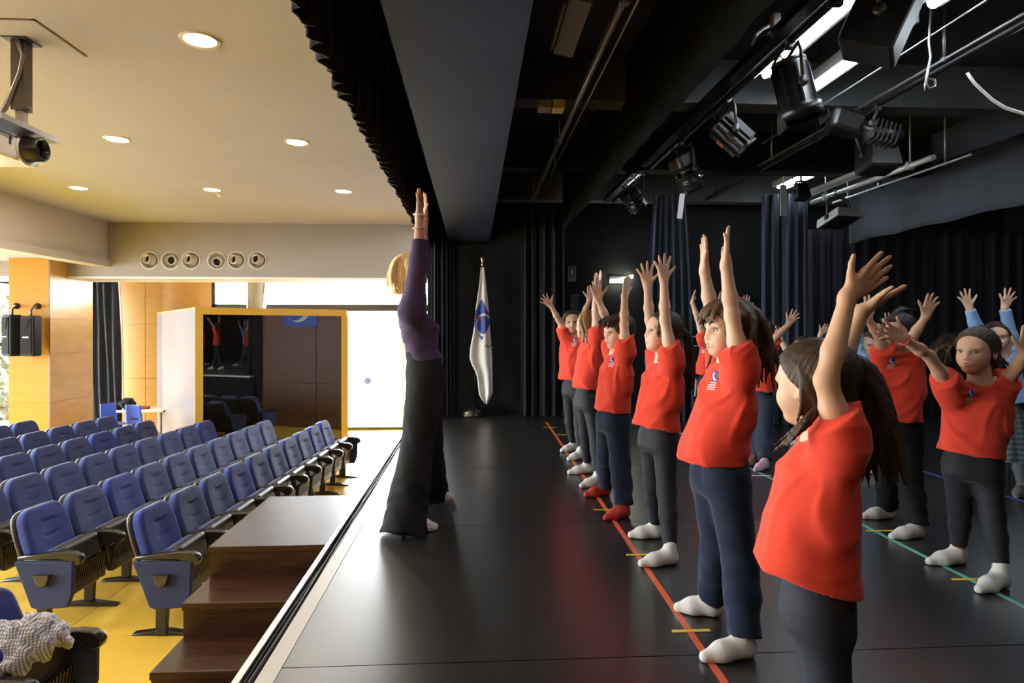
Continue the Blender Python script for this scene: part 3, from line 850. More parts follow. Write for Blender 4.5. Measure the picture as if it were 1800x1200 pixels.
MB().b2((.0, dB - .02, 0), (wB, dB, HB - .03)).build('back_board', M_bwood, t)
MB().b2((.0, 0.03, HB - .03), (wB, dB, HB)).build('roof', M_ywood, t)
MB().b2((.02, .06, 0), (wB - .02, dB - .02, .05)).build('plinth', M_black, t)
bm_ = MB()
out = [(0, 0), (wB, 0), (wB, HB - .16), (wB - .03, HB - .05), (wB - .14, HB), (0, HB)]
n = len(out)
ins = [(fw, fw), (wB - fw, fw), (wB - fw, HB - fw), (fw, HB - fw)]
for pr in ([(0, 0), (fw, 0), (fw, HB), (0, HB)], [(wB - fw, 0), (wB, 0), (wB, HB - .16), (wB - .035, HB - .05), (wB - fw, HB - .004)], [(fw, HB - fw), (wB - fw, HB - fw), (wB - fw, HB), (fw, HB)], [(fw, 0), (wB - fw, 0), (wB - fw, fw), (fw, fw)]):
    MB().prism(pr, 0, .06).build('frame_bar', M_ywood, t)
mg = bpy.data.materials.new('dark_mirror_glass'); mg.use_nodes = True
nt = mg.node_tree; b = nt.nodes['Principled BSDF']; b.inputs['Base Color'].default_value = (0.003, 0.003, 0.003, 1); b.inputs['Roughness'].default_value = 0.015; b.inputs['IOR'].default_value = 2.1
MB().b2((fw - .01, .035, fw - .01), (wB - fw + .01, .045, HB - fw + .01)).build('dark_glass', mg, t)

# --- loudspeakers on the pillar
for i, (px0, px1, py0, py1, bx, rot, lab) in enumerate([(6, 37, 553, 626, 30, .35, 'black loudspeaker on the yellow pillar, the left one turned aside'), (39, 70, 555, 626, 66, 0.0, 'black loudspeaker on the yellow pillar, the right one facing forward')]):
    d = 10.72; c = P((px0 + px1) / 2, (py0 + py1) / 2, d); w = 26 * d / FPX * .97; h = (py1 - py0) * d / FPX
    br = P(bx, 538, 11.02); br.y = 11.505; 
    t = empty('loudspeaker', (c.x, c.y, c.z - h / 2), -.1 - rot, lab, 'speaker', 'loudspeakers on the pillar')
    F = Field((-w / 2 - .03, -.2, -.03), (w / 2 + .03, .2, h + .03), .012)
    F.put(lambda x, y, z: rbox(x + 0 * y + 0 * z, y + 0 * x, z + 0 * x, (0, 0, h / 2), w / 2, .10, h / 2, .03), (-w / 2, -.10, 0), (w / 2, .10, h))
    F.obj('cabinet', mat('cabinet_black', (0.008, 0.008, 0.008), rough=.6, spec=.25), t)
    MB().b2((-w / 2 + .03, -.115, .04), (w / 2 - .03, -.098, h - .04), bev=.006).prism([(-w / 2 + .06, h - .06), (w / 2 - .06, h - .06), (w / 2 - .10, h - .24), (-w / 2 + .10, h - .24)], -.122, -.110).build('grille', mat('grille_black', (0.006, 0.006, 0.006), rough=.8, spec=.2), t)
    MB().b2((-.045, -.120, h * .46), (.045, -.114, h * .485)).build('badge', M_alu, t, label='small silver name badge')
    p = Matrix.Rotation(.1 + rot, 3, 'Z') @ (br - Vector((c.x, c.y, c.z - h / 2)))
    MB().tube([(0, 0, h - .02), (0, .0, h + .09), (0, p.y * .3, p.z), (p.x, p.y - .03, p.z)], .017).build('bracket_arm', M_plastic, t)
    MB().lathe([(.055, 0), (.055, .02), (.02, .05), (0, .05)], at(rotm(Matrix.Rotation(.1 + rot, 3, 'Z') @ Vector((0, -1, 0))), p), n=16).build('wall_flange', M_plastic, t)

# --- projector hanging from the hatch
hp = P(38, 70, 4.28); hp.z = CEIL
pb = P(100, 305, 4.45)
X1, Y0, Y1 = -2.93, 4.00, 4.47
Z0, Z1 = EYE + (577 - 303) * 4.4 / FPX, EYE + (577 - 250) * 4.2 / FPX
t = empty('projector', (X1 - .2, (Y0 + Y1) / 2, Z0), label='white projector with a big lens hanging from the ceiling on a pole mount', cat='projector')
O = Vector(t.location)
def lb(lo, hi): return [a - b for a, b in zip(lo, O)], [a - b for a, b in zip(hi, O)]
m_pj = mat('projector_white', (0.86, 0.84, 0.80), rough=.35)
MB().b2(*lb((X1 - .42, Y0, Z0), (X1, Y1, Z1)), bev=.018).build('body', m_pj, t)
ln = Vector((X1, Y0 + .33, (Z0 + Z1) / 2 + .012)) - O
RX = rotm((1, 0, 0))
MB().lathe([(.085, -.01), (.085, .02), (.078, .04), (.078, .10), (.070, .105), (.062, .10), (.055, .06)], at(RX, ln), n=28, cap=False).build('lens_barrel', M_plastic, t)
MB().lathe([(0, .065), (.03, .062), (.058, .05)], at(RX, ln), n=24, cap=False).build('lens_glass', mat('lens_glass', (0.02, 0.02, 0.03), rough=.05, spec=.9), t)
MB().lathe([(.085, -.005), (.105, -.005), (.105, .006), (.085, .006)], at(RX, ln), n=28, cap=False).build('lens_ring', m_pj, t)
MB().b2(*lb((X1 - .001, Y0 + .17, Z0 + .08), (X1 + .004, Y0 + .185, Z0 + .13))).build('sensor_window', M_plastic, t)
mb = MB()
for k in range(9): mb.b2(*lb((X1 - .0, Y0 + .02 + .021 * k, Z1 - .035), (X1 + .004, Y0 + .032 + .021 * k, Z1 - .008)))
mb.build('vent_slots', mat('vent_grey', (0.3, 0.3, 0.3), rough=.5), t)
mp_ = MB().b2(*lb((X1 - .34, Y0 + .0, Z1 + .035), (X1 + .08, Y1 + .06, Z1 + .047)))
mp_.b2(*lb((X1 + .055, Y0 + .0, Z1 + .047), (X1 + .08, Y1 + .06, Z1 + .07))).b2(*lb((X1 - .34, Y0 + .0, Z1 + .047), (X1 - .32, Y1 + .06, Z1 + .10)))
mp_.b2(*lb((X1 - .28, Y0 - .01, Z1 + .047), (X1 + .02, Y0 + .0, Z1 + .15)))
mp_.build('mount_plate', mat('mount_steel', (0.35, 0.35, 0.34), rough=.35, metal=.8), t)
mb = MB()
for y in (Y0 + .1, Y1 - .1):
    for x in (X1 - .28, X1 - .04): mb.tube([Vector((x, y, Z1 - .01)) - O, Vector((x, y, Z1 + .04)) - O], .008)
mb.build('mount_screw', M_steel, t)
ph = Vector((hp.x, hp.y, CEIL)) - O
MB().box(ph + Vector((0, 0, -.24)), (.085, .085, .48)).build('outer_pole', mat('pole_dark', (0.10, 0.08, 0.06), rough=.4, metal=.6), t)
MB().box(ph + Vector((0, 0, -.5)), (.05, .05, .62)).build('inner_pole', mat('pole_grey', (0.28, 0.26, 0.23), rough=.3, metal=.8), t)
MB().box(ph + Vector((0, 0, -.006)), (.16, .16, .012)).build('ceiling_plate', M_frame, t)
MB().tube([ph + Vector((.03, 0, -.46)), ph + Vector((.06, 0, -.46))], .014).build('clamp_bolt', M_steel, t)
for k in range(3):
    MB().tube([ph + Vector((.03 - .02 * k, -.045, 0)), ph + Vector((.045, -.05, -.1 - .02 * k)), ph + Vector((.02, -.05, -.24)), ph + Vector((-.06, -.05, -.42 - .03 * k)), ph + Vector((-.17 - .02 * k, -.04, -.66)), ph + Vector((-.27, 0, -.73))], .008 + .004 * (k == 1), n=6).build('cable', mat('grey_cable', (0.25, 0.22, 0.20), rough=.5) if k else M_plastic, t)

# --- table, two child chairs, bag and a red thing by the rear wall
tp = GP(270, 720, AUD + .64); td = 13.7
t0 = P(238, 719, 13.7)
t = empty('low_table', (t0.x, t0.y, AUD), label='low pale topped table behind the seats beside the booth', cat='table')
MB().b2((-.32, -.3, .60), (.72, .3, .645), bev=.005).build('table_top', mat('pale_laminate', (0.72, 0.63, 0.46), rough=.4), t)
for x in (-.26, .66):
    for y in (-.25, .25): MB().tube([(x, y, 0), (x, y, .6)], .016).build('leg', M_dmetal, t)
tag(MB().box((t0.x + .20, t0.y - .05, AUD + .675), (.24, .12, .06), bev=.025).build('red_case', mat('dark_red', (0.22, 0.02, 0.02), rough=.5)), 'small dark red case lying on the low pale table', 'case')
F = Field((-.25, -.2, -.02), (.25, .2, .35), .02); F.ell((0, 0, .12), (.2, .13, .13), disp=crumple)
o = F.obj('black_bag', M_blk_cloth); o.location = (t0.x - .12, t0.y - .12, AUD + .645 - .0); tag(o, 'soft black bag on the left end of the low pale table', 'bag')
o.location.z = AUD + .65
M_kid = mat('kid_chair_blue', (0.045, 0.11, 0.62), rough=.4)
def kid_chair(px, py, d, rz, lab):
    p = P(px, py, d); t = empty('child_chair', (p.x, p.y, AUD), rz, lab, 'chair', 'blue child chairs'); t.scale = (1.0, 1.0, 1.3)
    def sh(u, v):
        y = -.18 + .36 * u
        return (-.02 - .05 * v + .02 * math.cos((u - .5) * 3), y * (1 - .12 * v * v), .36 + .30 * v)
    b_ = MB().sheet(sh, 10, 8, .014, (1, 0, 0)).build('backrest', M_kid, t)
    MB().box((.0, 0, .44), (.05, .17, .028), bev=.008).build('grip_slot', M_black, b_)
    MB().box((.17, 0, .345), (.36, .36, .022), bev=.01).build('seat', M_kid, t)
    for x in (.03, .31):
        for y in (-.15, .15): MB().tube([(x, y, .34), (x + (.03 if x > .1 else -.05), y * 1.15, 0)], .011).build('leg', mat('grey_tube', (.3, .3, .34), rough=.35, metal=.7), t)
kid_chair(193, 722, 12.9, -.35, 'blue plastic child chair, the left one turned right beside the table')
kid_chair(237, 730, 12.7, 1.4, 'blue plastic child chair seen from behind in front of the table')

# --- parked car and bushes outside, washed out by daylight
def bush(x, y, r, n, seed, lab):
    rr = random.Random(seed); mb = MB()
    for i in range(n):
        a, bb, c = rr.gauss(0, 1), rr.gauss(0, 1), rr.gauss(0, 1); L = math.sqrt(a * a + bb * bb + c * c); q = r * rr.uniform(.6, 1) / L
        c0 = Vector((a * q, bb * q, c * q * 1.2 + r * 1.1)); e = Vector((rr.gauss(0, 1), rr.gauss(0, 1), rr.gauss(0, 1))).normalized() * .16; f = e.cross(Vector((rr.gauss(0, 1), rr.gauss(0, 1), 1))).normalized() * .07
        mb.raw([c0 - e, c0 + f, c0 + e, c0 - f], [(0, 1, 2, 3)])
    t = empty('bush', (x, y, AUD - .05), label=lab, cat='bush')
    f_ = mb.build('foliage', mat('leaf_green', (0.012, 0.024, 0.008), rough=.7, col2=(.022, .04, .012), scale=5), t); f_['kind'] = 'stuff'
    MB().tube([(0, 0, 0), (0, 0, r * 1.2)], .06).build('stem', M_bwood, t)
bush(-14.4, 20.3, 1.5, 900, 1, 'green bush outside the left windows beyond the pillar')
bush(-12.4, 17.6, .9, 500, 2, 'lower green bush outside the left windows')
c = P(690, 617, 45)
t = empty('parked_car', (c.x, c.y, AUD - .05), 0, 'pale grey car parked outside behind the rear glass', 'car')
m_car = mat('car_grey', (0.020, 0.021, 0.028), rough=.3)
MB().prism([(-1.3, .35), (-1.3, .95), (-.95, 1.05), (-.5, 1.5), (.9, 1.55), (1.5, 1.1), (2.3, .95), (2.35, .35)], -.8, .8, bev=.04).build('car_body', m_car, t)
MB().prism([(-.8, 1.08), (-.45, 1.42), (.25, 1.45), (.25, 1.08)], -.82, -.8).prism([(.35, 1.08), (.35, 1.45), (.85, 1.46), (1.25, 1.1)], -.82, -.8).build('car_window', mat('car_glass', (0.08, 0.09, 0.12), rough=.1), t)
for x in (-.65, 1.5):
    w = MB().lathe([(.0, 0), (.34, 0), (.36, .05), (.36, .2), (0, .2)], at(rotm((0, 1, 0)), (x, -.84, .36)), n=24).build('wheel', M_plastic, t)
    MB().lathe([(.0, -.01), (.22, -.01), (.22, .01)], at(rotm((0, 1, 0)), (x, -.84, .36)), n=16, cap=False).build('hub_cap', M_alu, w)

# --- sign with a crescent on the brown side wall (seen mirrored in the booth glass)
sgx, sgy, sgz = -0.545, 9.9, 1.72
t = empty('wall_sign', (sgx, sgy, sgz), label='blue sign with a white crescent and red stroke on the brown side wall', cat='sign')
M_sb = mat('sign_blue', (0.03, 0.10, 0.45), rough=.5); M_sw = mat('sign_white', (0.85, 0.85, 0.85), rough=.5); M_sr = mat('sign_red', (0.7, 0.05, 0.04), rough=.5)
MB().b2((-.012, -.50, -.50), (0, .50, .50)).build('panel', M_sb, t)
def crescent(R, r, off, y, n=28):
    """flat crescent in (x, z), opening towards +x"""
    a = [(R * math.cos(g), R * math.sin(g)) for g in [math.radians(50 + 260 * i / n) for i in range(n + 1)]]
    e0, e1 = a[0], a[-1]
    bq = [(off + r * math.cos(g), r * math.sin(g)) for g in [math.radians(310 - 260 * i / n) for i in range(n + 1)]]
    return a + bq[1:-1]
def flat(prof, fn, name, m, parent):
    vs = [fn(x, z) for x, z in prof]; k = len(prof) // 2
    fs = []
    nn = len(prof)
    for i in range(k):
        j0, j1 = i, i + 1; q0, q1 = (nn - i) % nn, (nn - i - 1) % nn
        f = [j0, j1, q1, q0]; f = [v for q, v in enumerate(f) if v not in f[:q]]
        if len(f) > 2: fs.append(f)
    return MB().raw(vs, fs).build(name, m, parent)
flat(crescent(.40, .36, .10, 0), lambda x, z: Vector((-.0135, -x - .06, z)), 'crescent', M_sw, t)
MB().box((-.013, -.16, .30), (.004, .30, .05), Matrix.Rotation(.25, 3, 'X')).build('red_stroke', M_sr, t)

# ================================================================ stage fittings
M_pipe = mat('black_pipe', (0.018, 0.018, 0.02), rough=.35, metal=.4); M_gpipe = mat('grey_pipe', (0.35, 0.36, 0.38), rough=.35, metal=.7)
M_tube = mat('tube_light', (1, 1, 1), emit=(0.86, 0.94, 1.0), estr=TUBE_E)
M_house = mat('luminaire_grey', (0.35, 0.36, 0.38), rough=.4)
def tube_fixture(x, y0, y1, z, w, n, lab):
    t = empty('fluorescent_light', (x, (y0 + y1) / 2, z), label=lab, cat='light', group='fluorescent lights over the stage')
    h = (y1 - y0) / 2
    MB().b2((-w / 2, -h, .02), (w / 2, h, .07)).b2((-w / 2 - .02, -h, -.005), (-w / 2, h, .07)).b2((w / 2, -h, -.005), (w / 2 + .02, h, .07)).build('housing', M_house, t)
    for k in range(n):
        xx = 0 if n == 1 else -w / 4 + w / 2 * k
        MB().tube([(xx, -h * .6, .06), (xx, -h * .6, SCEIL - z)], .006, n=5).tube([(xx, h * .6, .06), (xx, h * .6, SCEIL - z)], .006, n=5).build('suspension', M_pipe, t)
        MB().tube([(xx, -h + .03, 0), (xx, h - .03, 0)], .022 if n > 1 else w * .35, n=10).build('tube', M_tube, t)
ZL = EYE + 1.75
tube_fixture(1.97, 3.18, 4.29, ZL, .17, 2, 'twin tube fluorescent light left of the big lantern, over the front row')
tube_fixture(2.46, 3.45, 4.58, ZL, .10, 1, 'single wide fluorescent light right of the big lantern')
tube_fixture(2.46, 2.15, 3.28, ZL, .10, 1, 'fluorescent light at the top edge, right of the black floodlight')
tube_fixture(3.71, 2.9, 3.95, ZL, .14, 1, 'fluorescent light at the right edge of the picture')
tube_fixture(3.92, 6.95, 7.85, EYE + 1.80, .20, 2, 'bright fluorescent light over the far blue leg curtain')
tube_fixture(1.86, 6.72, 7.6, EYE + 1.76, .06, 1, 'slim far fluorescent tube left of the lighting bar')
tube_fixture(2.56, 6.66, 7.2, EYE + 1.75, .06, 1, 'short far fluorescent tube beside the ribbed lanterns')
tube_fixture(5.6, 4.9, 6.1, ZL, .14, 2, 'fluorescent light over the right side of the stage, out of frame')
tube_fixture(5.6, 1.5, 2.7, ZL, .14, 2, 'fluorescent light over the near right of the stage, out of frame')
tube_fixture(2.14, 0.2, 1.4, ZL, .17, 2, 'twin tube fluorescent light over the near stage, out of frame')

# --- pipes and bars running back along the ceiling
def bar(name, x, z, y0, y1, r, m, lab, cat='pipe'):
    t = empty(name, (x, (y0 + y1) / 2, z), label=lab, cat=cat); h = (y1 - y0) / 2
    MB().tube([(0, -h, 0), (0, h, 0)], r, n=12).build('tube', m, t)
    n = max(2, int((y1 - y0) / 1.6)); 
    for k in range(n):
        y = -h + .3 + (2 * h - .6) * k / (n - 1)
        MB().box((0, y, .0), (r * 2.8, .04, r * 2.8), bev=.006).tube([(0, y, r), (0, y, SCEIL - z)], .008, n=6).build('hanger', m, t)
    return t
bar('lighting_bar', 1.83, EYE + 1.67, .4, 8.2, .026, M_pipe, 'long black lighting bar carrying the row of lanterns', 'bar')
MB().b2((1.70, .4, EYE + 1.66), (1.78, 8.2, EYE + 1.715)).build('cable_tray', M_pipe, None, 'black cable tray running above the lighting bar', 'tray')
bar('lighting_bar', 3.0, EYE + 1.67, .4, 8.0, .024, M_pipe, 'second black lighting bar, the one carrying the profile lantern', 'bar')
bar('curtain_rail', 4.54, EYE + 1.60, 2.0, 7.1, .024, M_pipe, 'black curtain rail along the right side of the stage ceiling', 'rail')
bar('ceiling_pipe', 0.73, EYE + 1.60, .4, 8.0, .020, M_gpipe, 'grey pipe along the dark ceiling between beam and border cloth')
bar('ceiling_pipe', 0.80, EYE + 1.60, 2.2, 6.5, .007, M_gpipe, 'thin grey rod beside the grey ceiling pipe')
M_ppipe = mat('pale_pipe', (0.55, 0.57, 0.60), rough=.4, metal=.3)
bar('ceiling_pipe', 4.02, EYE + 1.50, 5.3, 7.3, .026, M_ppipe, 'thick pale pipe over the far floodlight')
bar('ceiling_pipe', 2.62, EYE + 1.68, 1.6, 5.6, .006, M_gpipe, 'thin pale wire rod right of the big lantern')
bar('ceiling_pipe', 4.28, EYE + 1.50, 5.2, 7.3, .010, M_ppipe, 'thin pale pipe beside the right border cloth')
bar('ceiling_pipe', 2.95, EYE + 1.69, 1.2, 6.4, .010, M_gpipe, 'slim grey conduit in the upper right corner')
MB().b2((3.86, 6.0, EYE + 1.56), (3.98, 7.3, EYE + 1.60)).build('ceiling_channel', mat('pale_channel', (0.55, 0.57, 0.6), rough=.4), None, 'pale flat channel between the far pipes', 'channel')

# --- stage lanterns
M_lant = mat('lantern_black', (0.006, 0.006, 0.0065), rough=.38, spec=.5); M_lg = mat('lantern_grey', (0.045, 0.045, 0.048), rough=.4, metal=.4)
M_lens = mat('lantern_lens', (0.02, 0.022, 0.026), rough=.12, spec=.9)
def lantern(c, fwd, L, r, zbar, kind, lab, xbar=None):
    """lantern body centred at c, lens looking along fwd, hung by a yoke from a bar at height zbar"""
    c = Vector(c); t = empty('stage_lantern', c, label=lab, cat='lantern', group='stage lanterns')
    f = Vector(fwd).normalized(); R = rotm(f); M0 = at(R, (0, 0, 0)); side = R.col[0]
    if kind == 'fresnel':
        prof = [(0, -L * .5), (r * .8, -L * .5), (r * .92, -L * .40), (r * .92, L * .28), (r * 1.08, L * .30), (r * 1.08, L * .5), (r * .95, L * .5)]
        MB().lathe(prof, M0, n=20, cap=False).build('body', M_lant, t)
        MB().lathe([(0, L * .46), (r * .5, L * .455), (r * .95, L * .44)], M0, n=20, cap=False).build('lens', M_lens, t)
        for k in range(8):
            g = 2 * math.pi * k / 8
            MB().box(M0 @ Vector((r * .93 * math.cos(g), r * .93 * math.sin(g), -L * .05)), (.012, .012, L * .66), R).build('fin', M_lant, t)
        for sg in (-1, 1):
            MB().box(M0 @ Vector((0, sg * r * 1.05, L * .56)), (r * 1.5, .006, L * .14), R).build('barn_door', M_lg if sg > 0 else M_lant, t)
        MB().lathe([(r * .70, 0), (r * .86, 0), (r * .86, .02), (r * .70, .02)], at(R, f * (-L * .515)), n=20, cap=False).build('rear_rim', M_lg, t)
    elif kind == 'profile':
        MB().box(M0 @ Vector((0, 0, -L * .28)), (r * 2.0, r * 1.9, L * .44), R, bev=r * .35).build('body', M_lant, t)
        MB().lathe([(r * .55, -L * .08), (r * .55, L * .05), (r * .80, L * .06), (r * .86, L * .5), (r * .74, L * .5)], M0, n=18, cap=False).build('lens_tube', M_lant, t)
        MB().lathe([(0, L * .46), (r * .78, L * .45)], M0, n=18, cap=False).build('lens', M_lens, t)
        for k in range(6): MB().box(M0 @ Vector((0, 0, L * .10 + L * .065 * k)), (r * 1.75, r * 1.75, L * .02), R, bev=r * .3).build('fin', M_lg, t)
    elif kind == 'flood':
        MB().prism([(-r * 1.2, -L * .5), (r * 1.2, -L * .5), (r * 1.5, L * .35), (r * 1.5, L * .5), (-r * 1.5, L * .5), (-r * 1.5, L * .35)], -r * 1.3, r * 1.3, fn=lambda v: M0 @ v, bev=.008).build('body', M_lant, t)
        MB().box(M0 @ Vector((0, 0, L * .5)), (r * 2.6, r * 2.3, .01), R).build('lens', M_lens, t)
        for k in range(6): MB().box(M0 @ Vector((-r * 1.0 + r * .4 * k, 0, -L * .53)), (.012, r * 2.2, L * .1), R).build('fin', M_lant, t)
    else:   # led par with ribs along the body
        MB().lathe([(0, -L * .5), (r * .75, -L * .5), (r * .85, -L * .42), (r * .85, L * .45), (r * .9, L * .5), (r * .8, L * .5)], M0, n=18, cap=False).build('body', M_lant, t)
        for k in range(14):
            g = 2 * math.pi * k / 14
            MB().box(M0 @ Vector((r * .92 * math.cos(g), r * .92 * math.sin(g), 0)), (.010 + .02 * abs(math.cos(g)), .010 + .02 * abs(math.sin(g)), L * .78), R).build('rib', M_lg, t)
        MB().lathe([(0, L * .47), (r * .8, L * .46)], M0, n=18, cap=False).build('lens', M_lens, t)
        MB().box(M0 @ Vector((r * .2, -r * 1.0, -L * .05)), (r * .5, .008, L * .2), R).build('red_label', mat('red_label', (0.35, 0.02, 0.03), rough=.5), t)
    top = Vector(((xbar if xbar is not None else c.x) - c.x, 0, zbar - c.z))
    w = r * 1.35; s_ = Vector((side.x, side.y, 0)).normalized() if Vector((side.x, side.y)).length > .1 else Vector((1, 0, 0))
    h = min(top.z - .06, r * 2.4)
    up = Vector((0, 0, h)) + Vector((top.x, top.y, 0)) * .5
    MB().tube([s_ * w, s_ * w + up * .75, s_ * (w * .75) + up, -s_ * (w * .75) + up, -s_ * w + up * .75, -s_ * w], .011, n=6).build('yoke', M_lg, t)
    MB().tube([up, top + Vector((0, 0, -.03))], .012, n=6).box(top + Vector((0, 0, -.01)), (.05, .045, .09), bev=.008).build('hook_clamp', M_lg, t)
    for sg in (-1, 1): MB().lathe([(.0, 0), (.028, 0), (.028, .03), (0, .03)], at(rotm(s_ * sg), s_ * sg * w * .95), n=10).build('knob', M_lg, t)
    a = -f * L * .5
    MB().tube([a, a + Vector((-.05, .03, .06)), Vector((-.12, .05, top.z * .5)), Vector((-.06, .04, top.z - .05)), top + Vector((0, .06, .0))], .006, n=6).build('cable', M_pipe, t)
    return t
ZB = EYE + 1.67
lantern(P(1548, 38, 2.92), (-.35, .25, -1), .30, .092, ZB, 'flood', 'big black floodlight at the top edge, nearest lantern on the bar', 1.83)
lantern(P(1398, 160, 3.66), (.22, -.05, -1), .34, .112, ZB, 'fresnel', 'black drum lantern with pale top rim hanging left of the wide tube', 1.83)
lantern(P(1287, 236, 4.55), (.75, -.15, -.75), .30, .10, ZB, 'par', 'ribbed lantern with a red label tilted down right', 1.83)
lantern(P(1207, 302, 5.6), (.45, .1, -.85), .36, .10, ZB, 'profile', 'small dark lantern tilted down, beyond the ribbed one', 1.83)
lantern(P(1114, 352, 6.9), (.5, .2, -.6), .26, .09, ZB, 'profile', 'farthest lantern on the bar, dim beside the border cloth', 1.83)
lantern(P(1518, 226, 4.7), (.95, -.1, -.30), .52, .088, ZB, 'profile', 'long grey black profile lantern on the second bar', 3.0)
lantern(P(1541, 272, 5.0), (.0, -.2, -1), .26, .085, ZB, 'flood', 'black box floodlight hanging below the long profile lantern', 3.0)
lantern(P(1408, 338, 6.9), (.0, -.3, -1), .16, .05, SCEIL - .02, 'flood', 'dark box floodlight under the far tubes at the leg curtain')
t = lantern(P(1474, 384, 7.0), (.1, -.35, -1), .10, .12, EYE + 1.50, 'flood', 'flat pale floodlight hanging right of the far leg curtain', 4.02)
for c_ in t.children:
    if c_.name.startswith('body'): c_.data.materials[0] = mat('pale_grey_metal', (0.42, 0.43, 0.45), rough=.4)
# --- loose cables and small fittings in the dark
def cable(pts, r, m, lab, d):
    q = [P(x, y, d) for x, y in pts]
    tag(MB().tube(q, r, n=6).build('loose_cable', m), lab, 'cable')
cable([(1640, -60), (1633, 75), (1636, 100), (1630, 128), (1627, 145), (1633, 155), (1645, 152), (1643, 140), (1632, 138), (1626, 148), (1626, 160)], .006, M_gpipe, 'looped thin grey cable end hanging in the upper right', 3.6)
cable([(1700, 128), (1712, 145), (1725, 158), (1745, 176), (1768, 190), (1800, 200), (1830, 203)], .008, mat('white_cable', (.75, .75, .75), rough=.5), 'pale cable curving out at the right edge under the ceiling', 3.4)
cable([(1322, 78), (1330, 60), (1342, 50), (1363, 40)], .010, mat('white_cable', (.75, .75, .75), rough=.5), 'short white cable bow beside the cable tray', 3.7)
p = P(1363, 36, 3.6); tag(MB().box(p, (.045, .05, .07), bev=.006).build('white_socket', M_white), 'small white socket box above the cable tray', 'socket')
p = P(1377, 352, 7.0); tag(MB().box(p, (.07, .02, .34)).tube([p, Vector((p.x, p.y, SCEIL))], .008, n=6).build('perforated_strut', mat('strut', (0.55, 0.57, 0.6), rough=.4, metal=.6)), 'pale perforated strut hanging beside the far leg curtain', 'strut')
p = P(1197, 362, 7.55); MB().box(p, (.06, .012, .30), Matrix.Rotation(.12, 3, 'Y')).build('pale_strip', M_white, leg_a, label='pale strip at the top of the curtain')
p = P(972, 187, 3.75); t = empty('ceiling_box', p, label='small dull box with a yellowish cover on the dark ceiling right of the beam', cat='box')
MB().box((-.05, 0, 0), (.08, .1, .05), bev=.006).build('body', mat('dull_grey', (.22, .22, .22), rough=.6), t); MB().box((.03, 0, 0), (.07, .1, .055), bev=.006).build('cover', mat('dull_yellow', (.42, .36, .2), rough=.6), t)
p = P(1004, 52, 3.0); t = empty('duct_bracket', p, label='grey folded metal bracket on the dark ceiling near the top edge', cat='bracket')
MB().box((.0, 0, .0), (.10, .55, .012), Matrix.Rotation(.2, 3, 'Y')).box((-.07, -.05, .05), (.012, .45, .14)).build('plate', mat('dim_grey', (.10, .10, .095), rough=.6), t)
# --- wall fittings at the back of the stage
p = P(1008, 480, 8.55); p.y = 8.61
t = empty('fire_sign', p, label='dim fire extinguisher sign on the black back wall', cat='sign')
m_fs = mat('sign_dim', (0.09, 0.055, 0.055), rough=.6); m_fl = mat('sign_line', (0.24, 0.24, 0.24), rough=.6)
MB().b2((-.055, -.006, -.105), (.055, 0, .105)).build('plate', m_fs, t)
MB().b2((-.05, -.008, -.045), (.05, -.005, -.040)).b2((-.05, -.008, .097), (.05, -.005, .10)).b2((-.052, -.008, -.1), (-.048, -.005, .1)).b2((.048, -.008, -.1), (.052, -.005, .1)).build('border', m_fl, t)
MB().lathe([(.0, -.03), (.016, -.03), (.016, .03), (.006, .045), (0, .045)], at(Matrix.Identity(3), (.0, -.008, .02)), n=10).build('pictogram', m_fl, t)
MB().b2((-.035, -.008, -.075), (.035, -.005, -.066)).b2((-.03, -.008, -.092), (.03, -.005, -.084)).build('lettering', m_fl, t)
p = P(1012, 528, 8.55); p.y = 8.61
t = empty('wall_notice', p, label='dim grey notices on the black wall under the fire sign', cat='notice')
MB().b2((-.05, -.004, -.13), (.06, 0, .09)).build('sheet', mat('notice_dim', (0.035, 0.035, 0.036), rough=.7), t)
rr = random.Random(4)
mb = MB()
for k in range(26):
    x, z = rr.uniform(-.04, .045), rr.uniform(-.12, .08); mb.b2((x, -.006, z), (x + rr.uniform(.006, .016), -.004, z + rr.uniform(.003, .02)))
mb.build('print', mat('notice_ink', (0.16, 0.16, 0.17), rough=.7), t)
p = P(1097, 492, 8.5); p.y = 8.56
t = empty('emergency_light', p, label='small bright emergency light on the back wall above the boy', cat='light')
m_em = mat('emergency_glow', (1, 1, 1), emit=(0.93, 1.0, 0.82), estr=45)
MB().box((-.04, 0, -.0), (.22, .07, .045), bev=.012).build('tube_cover', m_em, t)
MB().prism([(-.02, .035), (.16, .085), (.16, .04), (0, .03)], -.02, .04).build('reflector', m_em, t)
MB().box((-.04, .045, .02), (.24, .02, .10)).build('back_plate', M_dmetal, t)
t = empty('barre', P(1222, 600, 8.3), label='two silver wall bars on the back wall behind the second row', cat='barre')
for z in (.062, -.062):
    MB().tube([(-.3, .1, z), (.75, .1, z)], .010, n=8).build('rail', M_alu, t)
for x in (-.25, .7): MB().b2((x - .015, .1, -.10), (x + .015, 8.618 - t.location.y, .10)).build('bracket', M_dmetal, t)

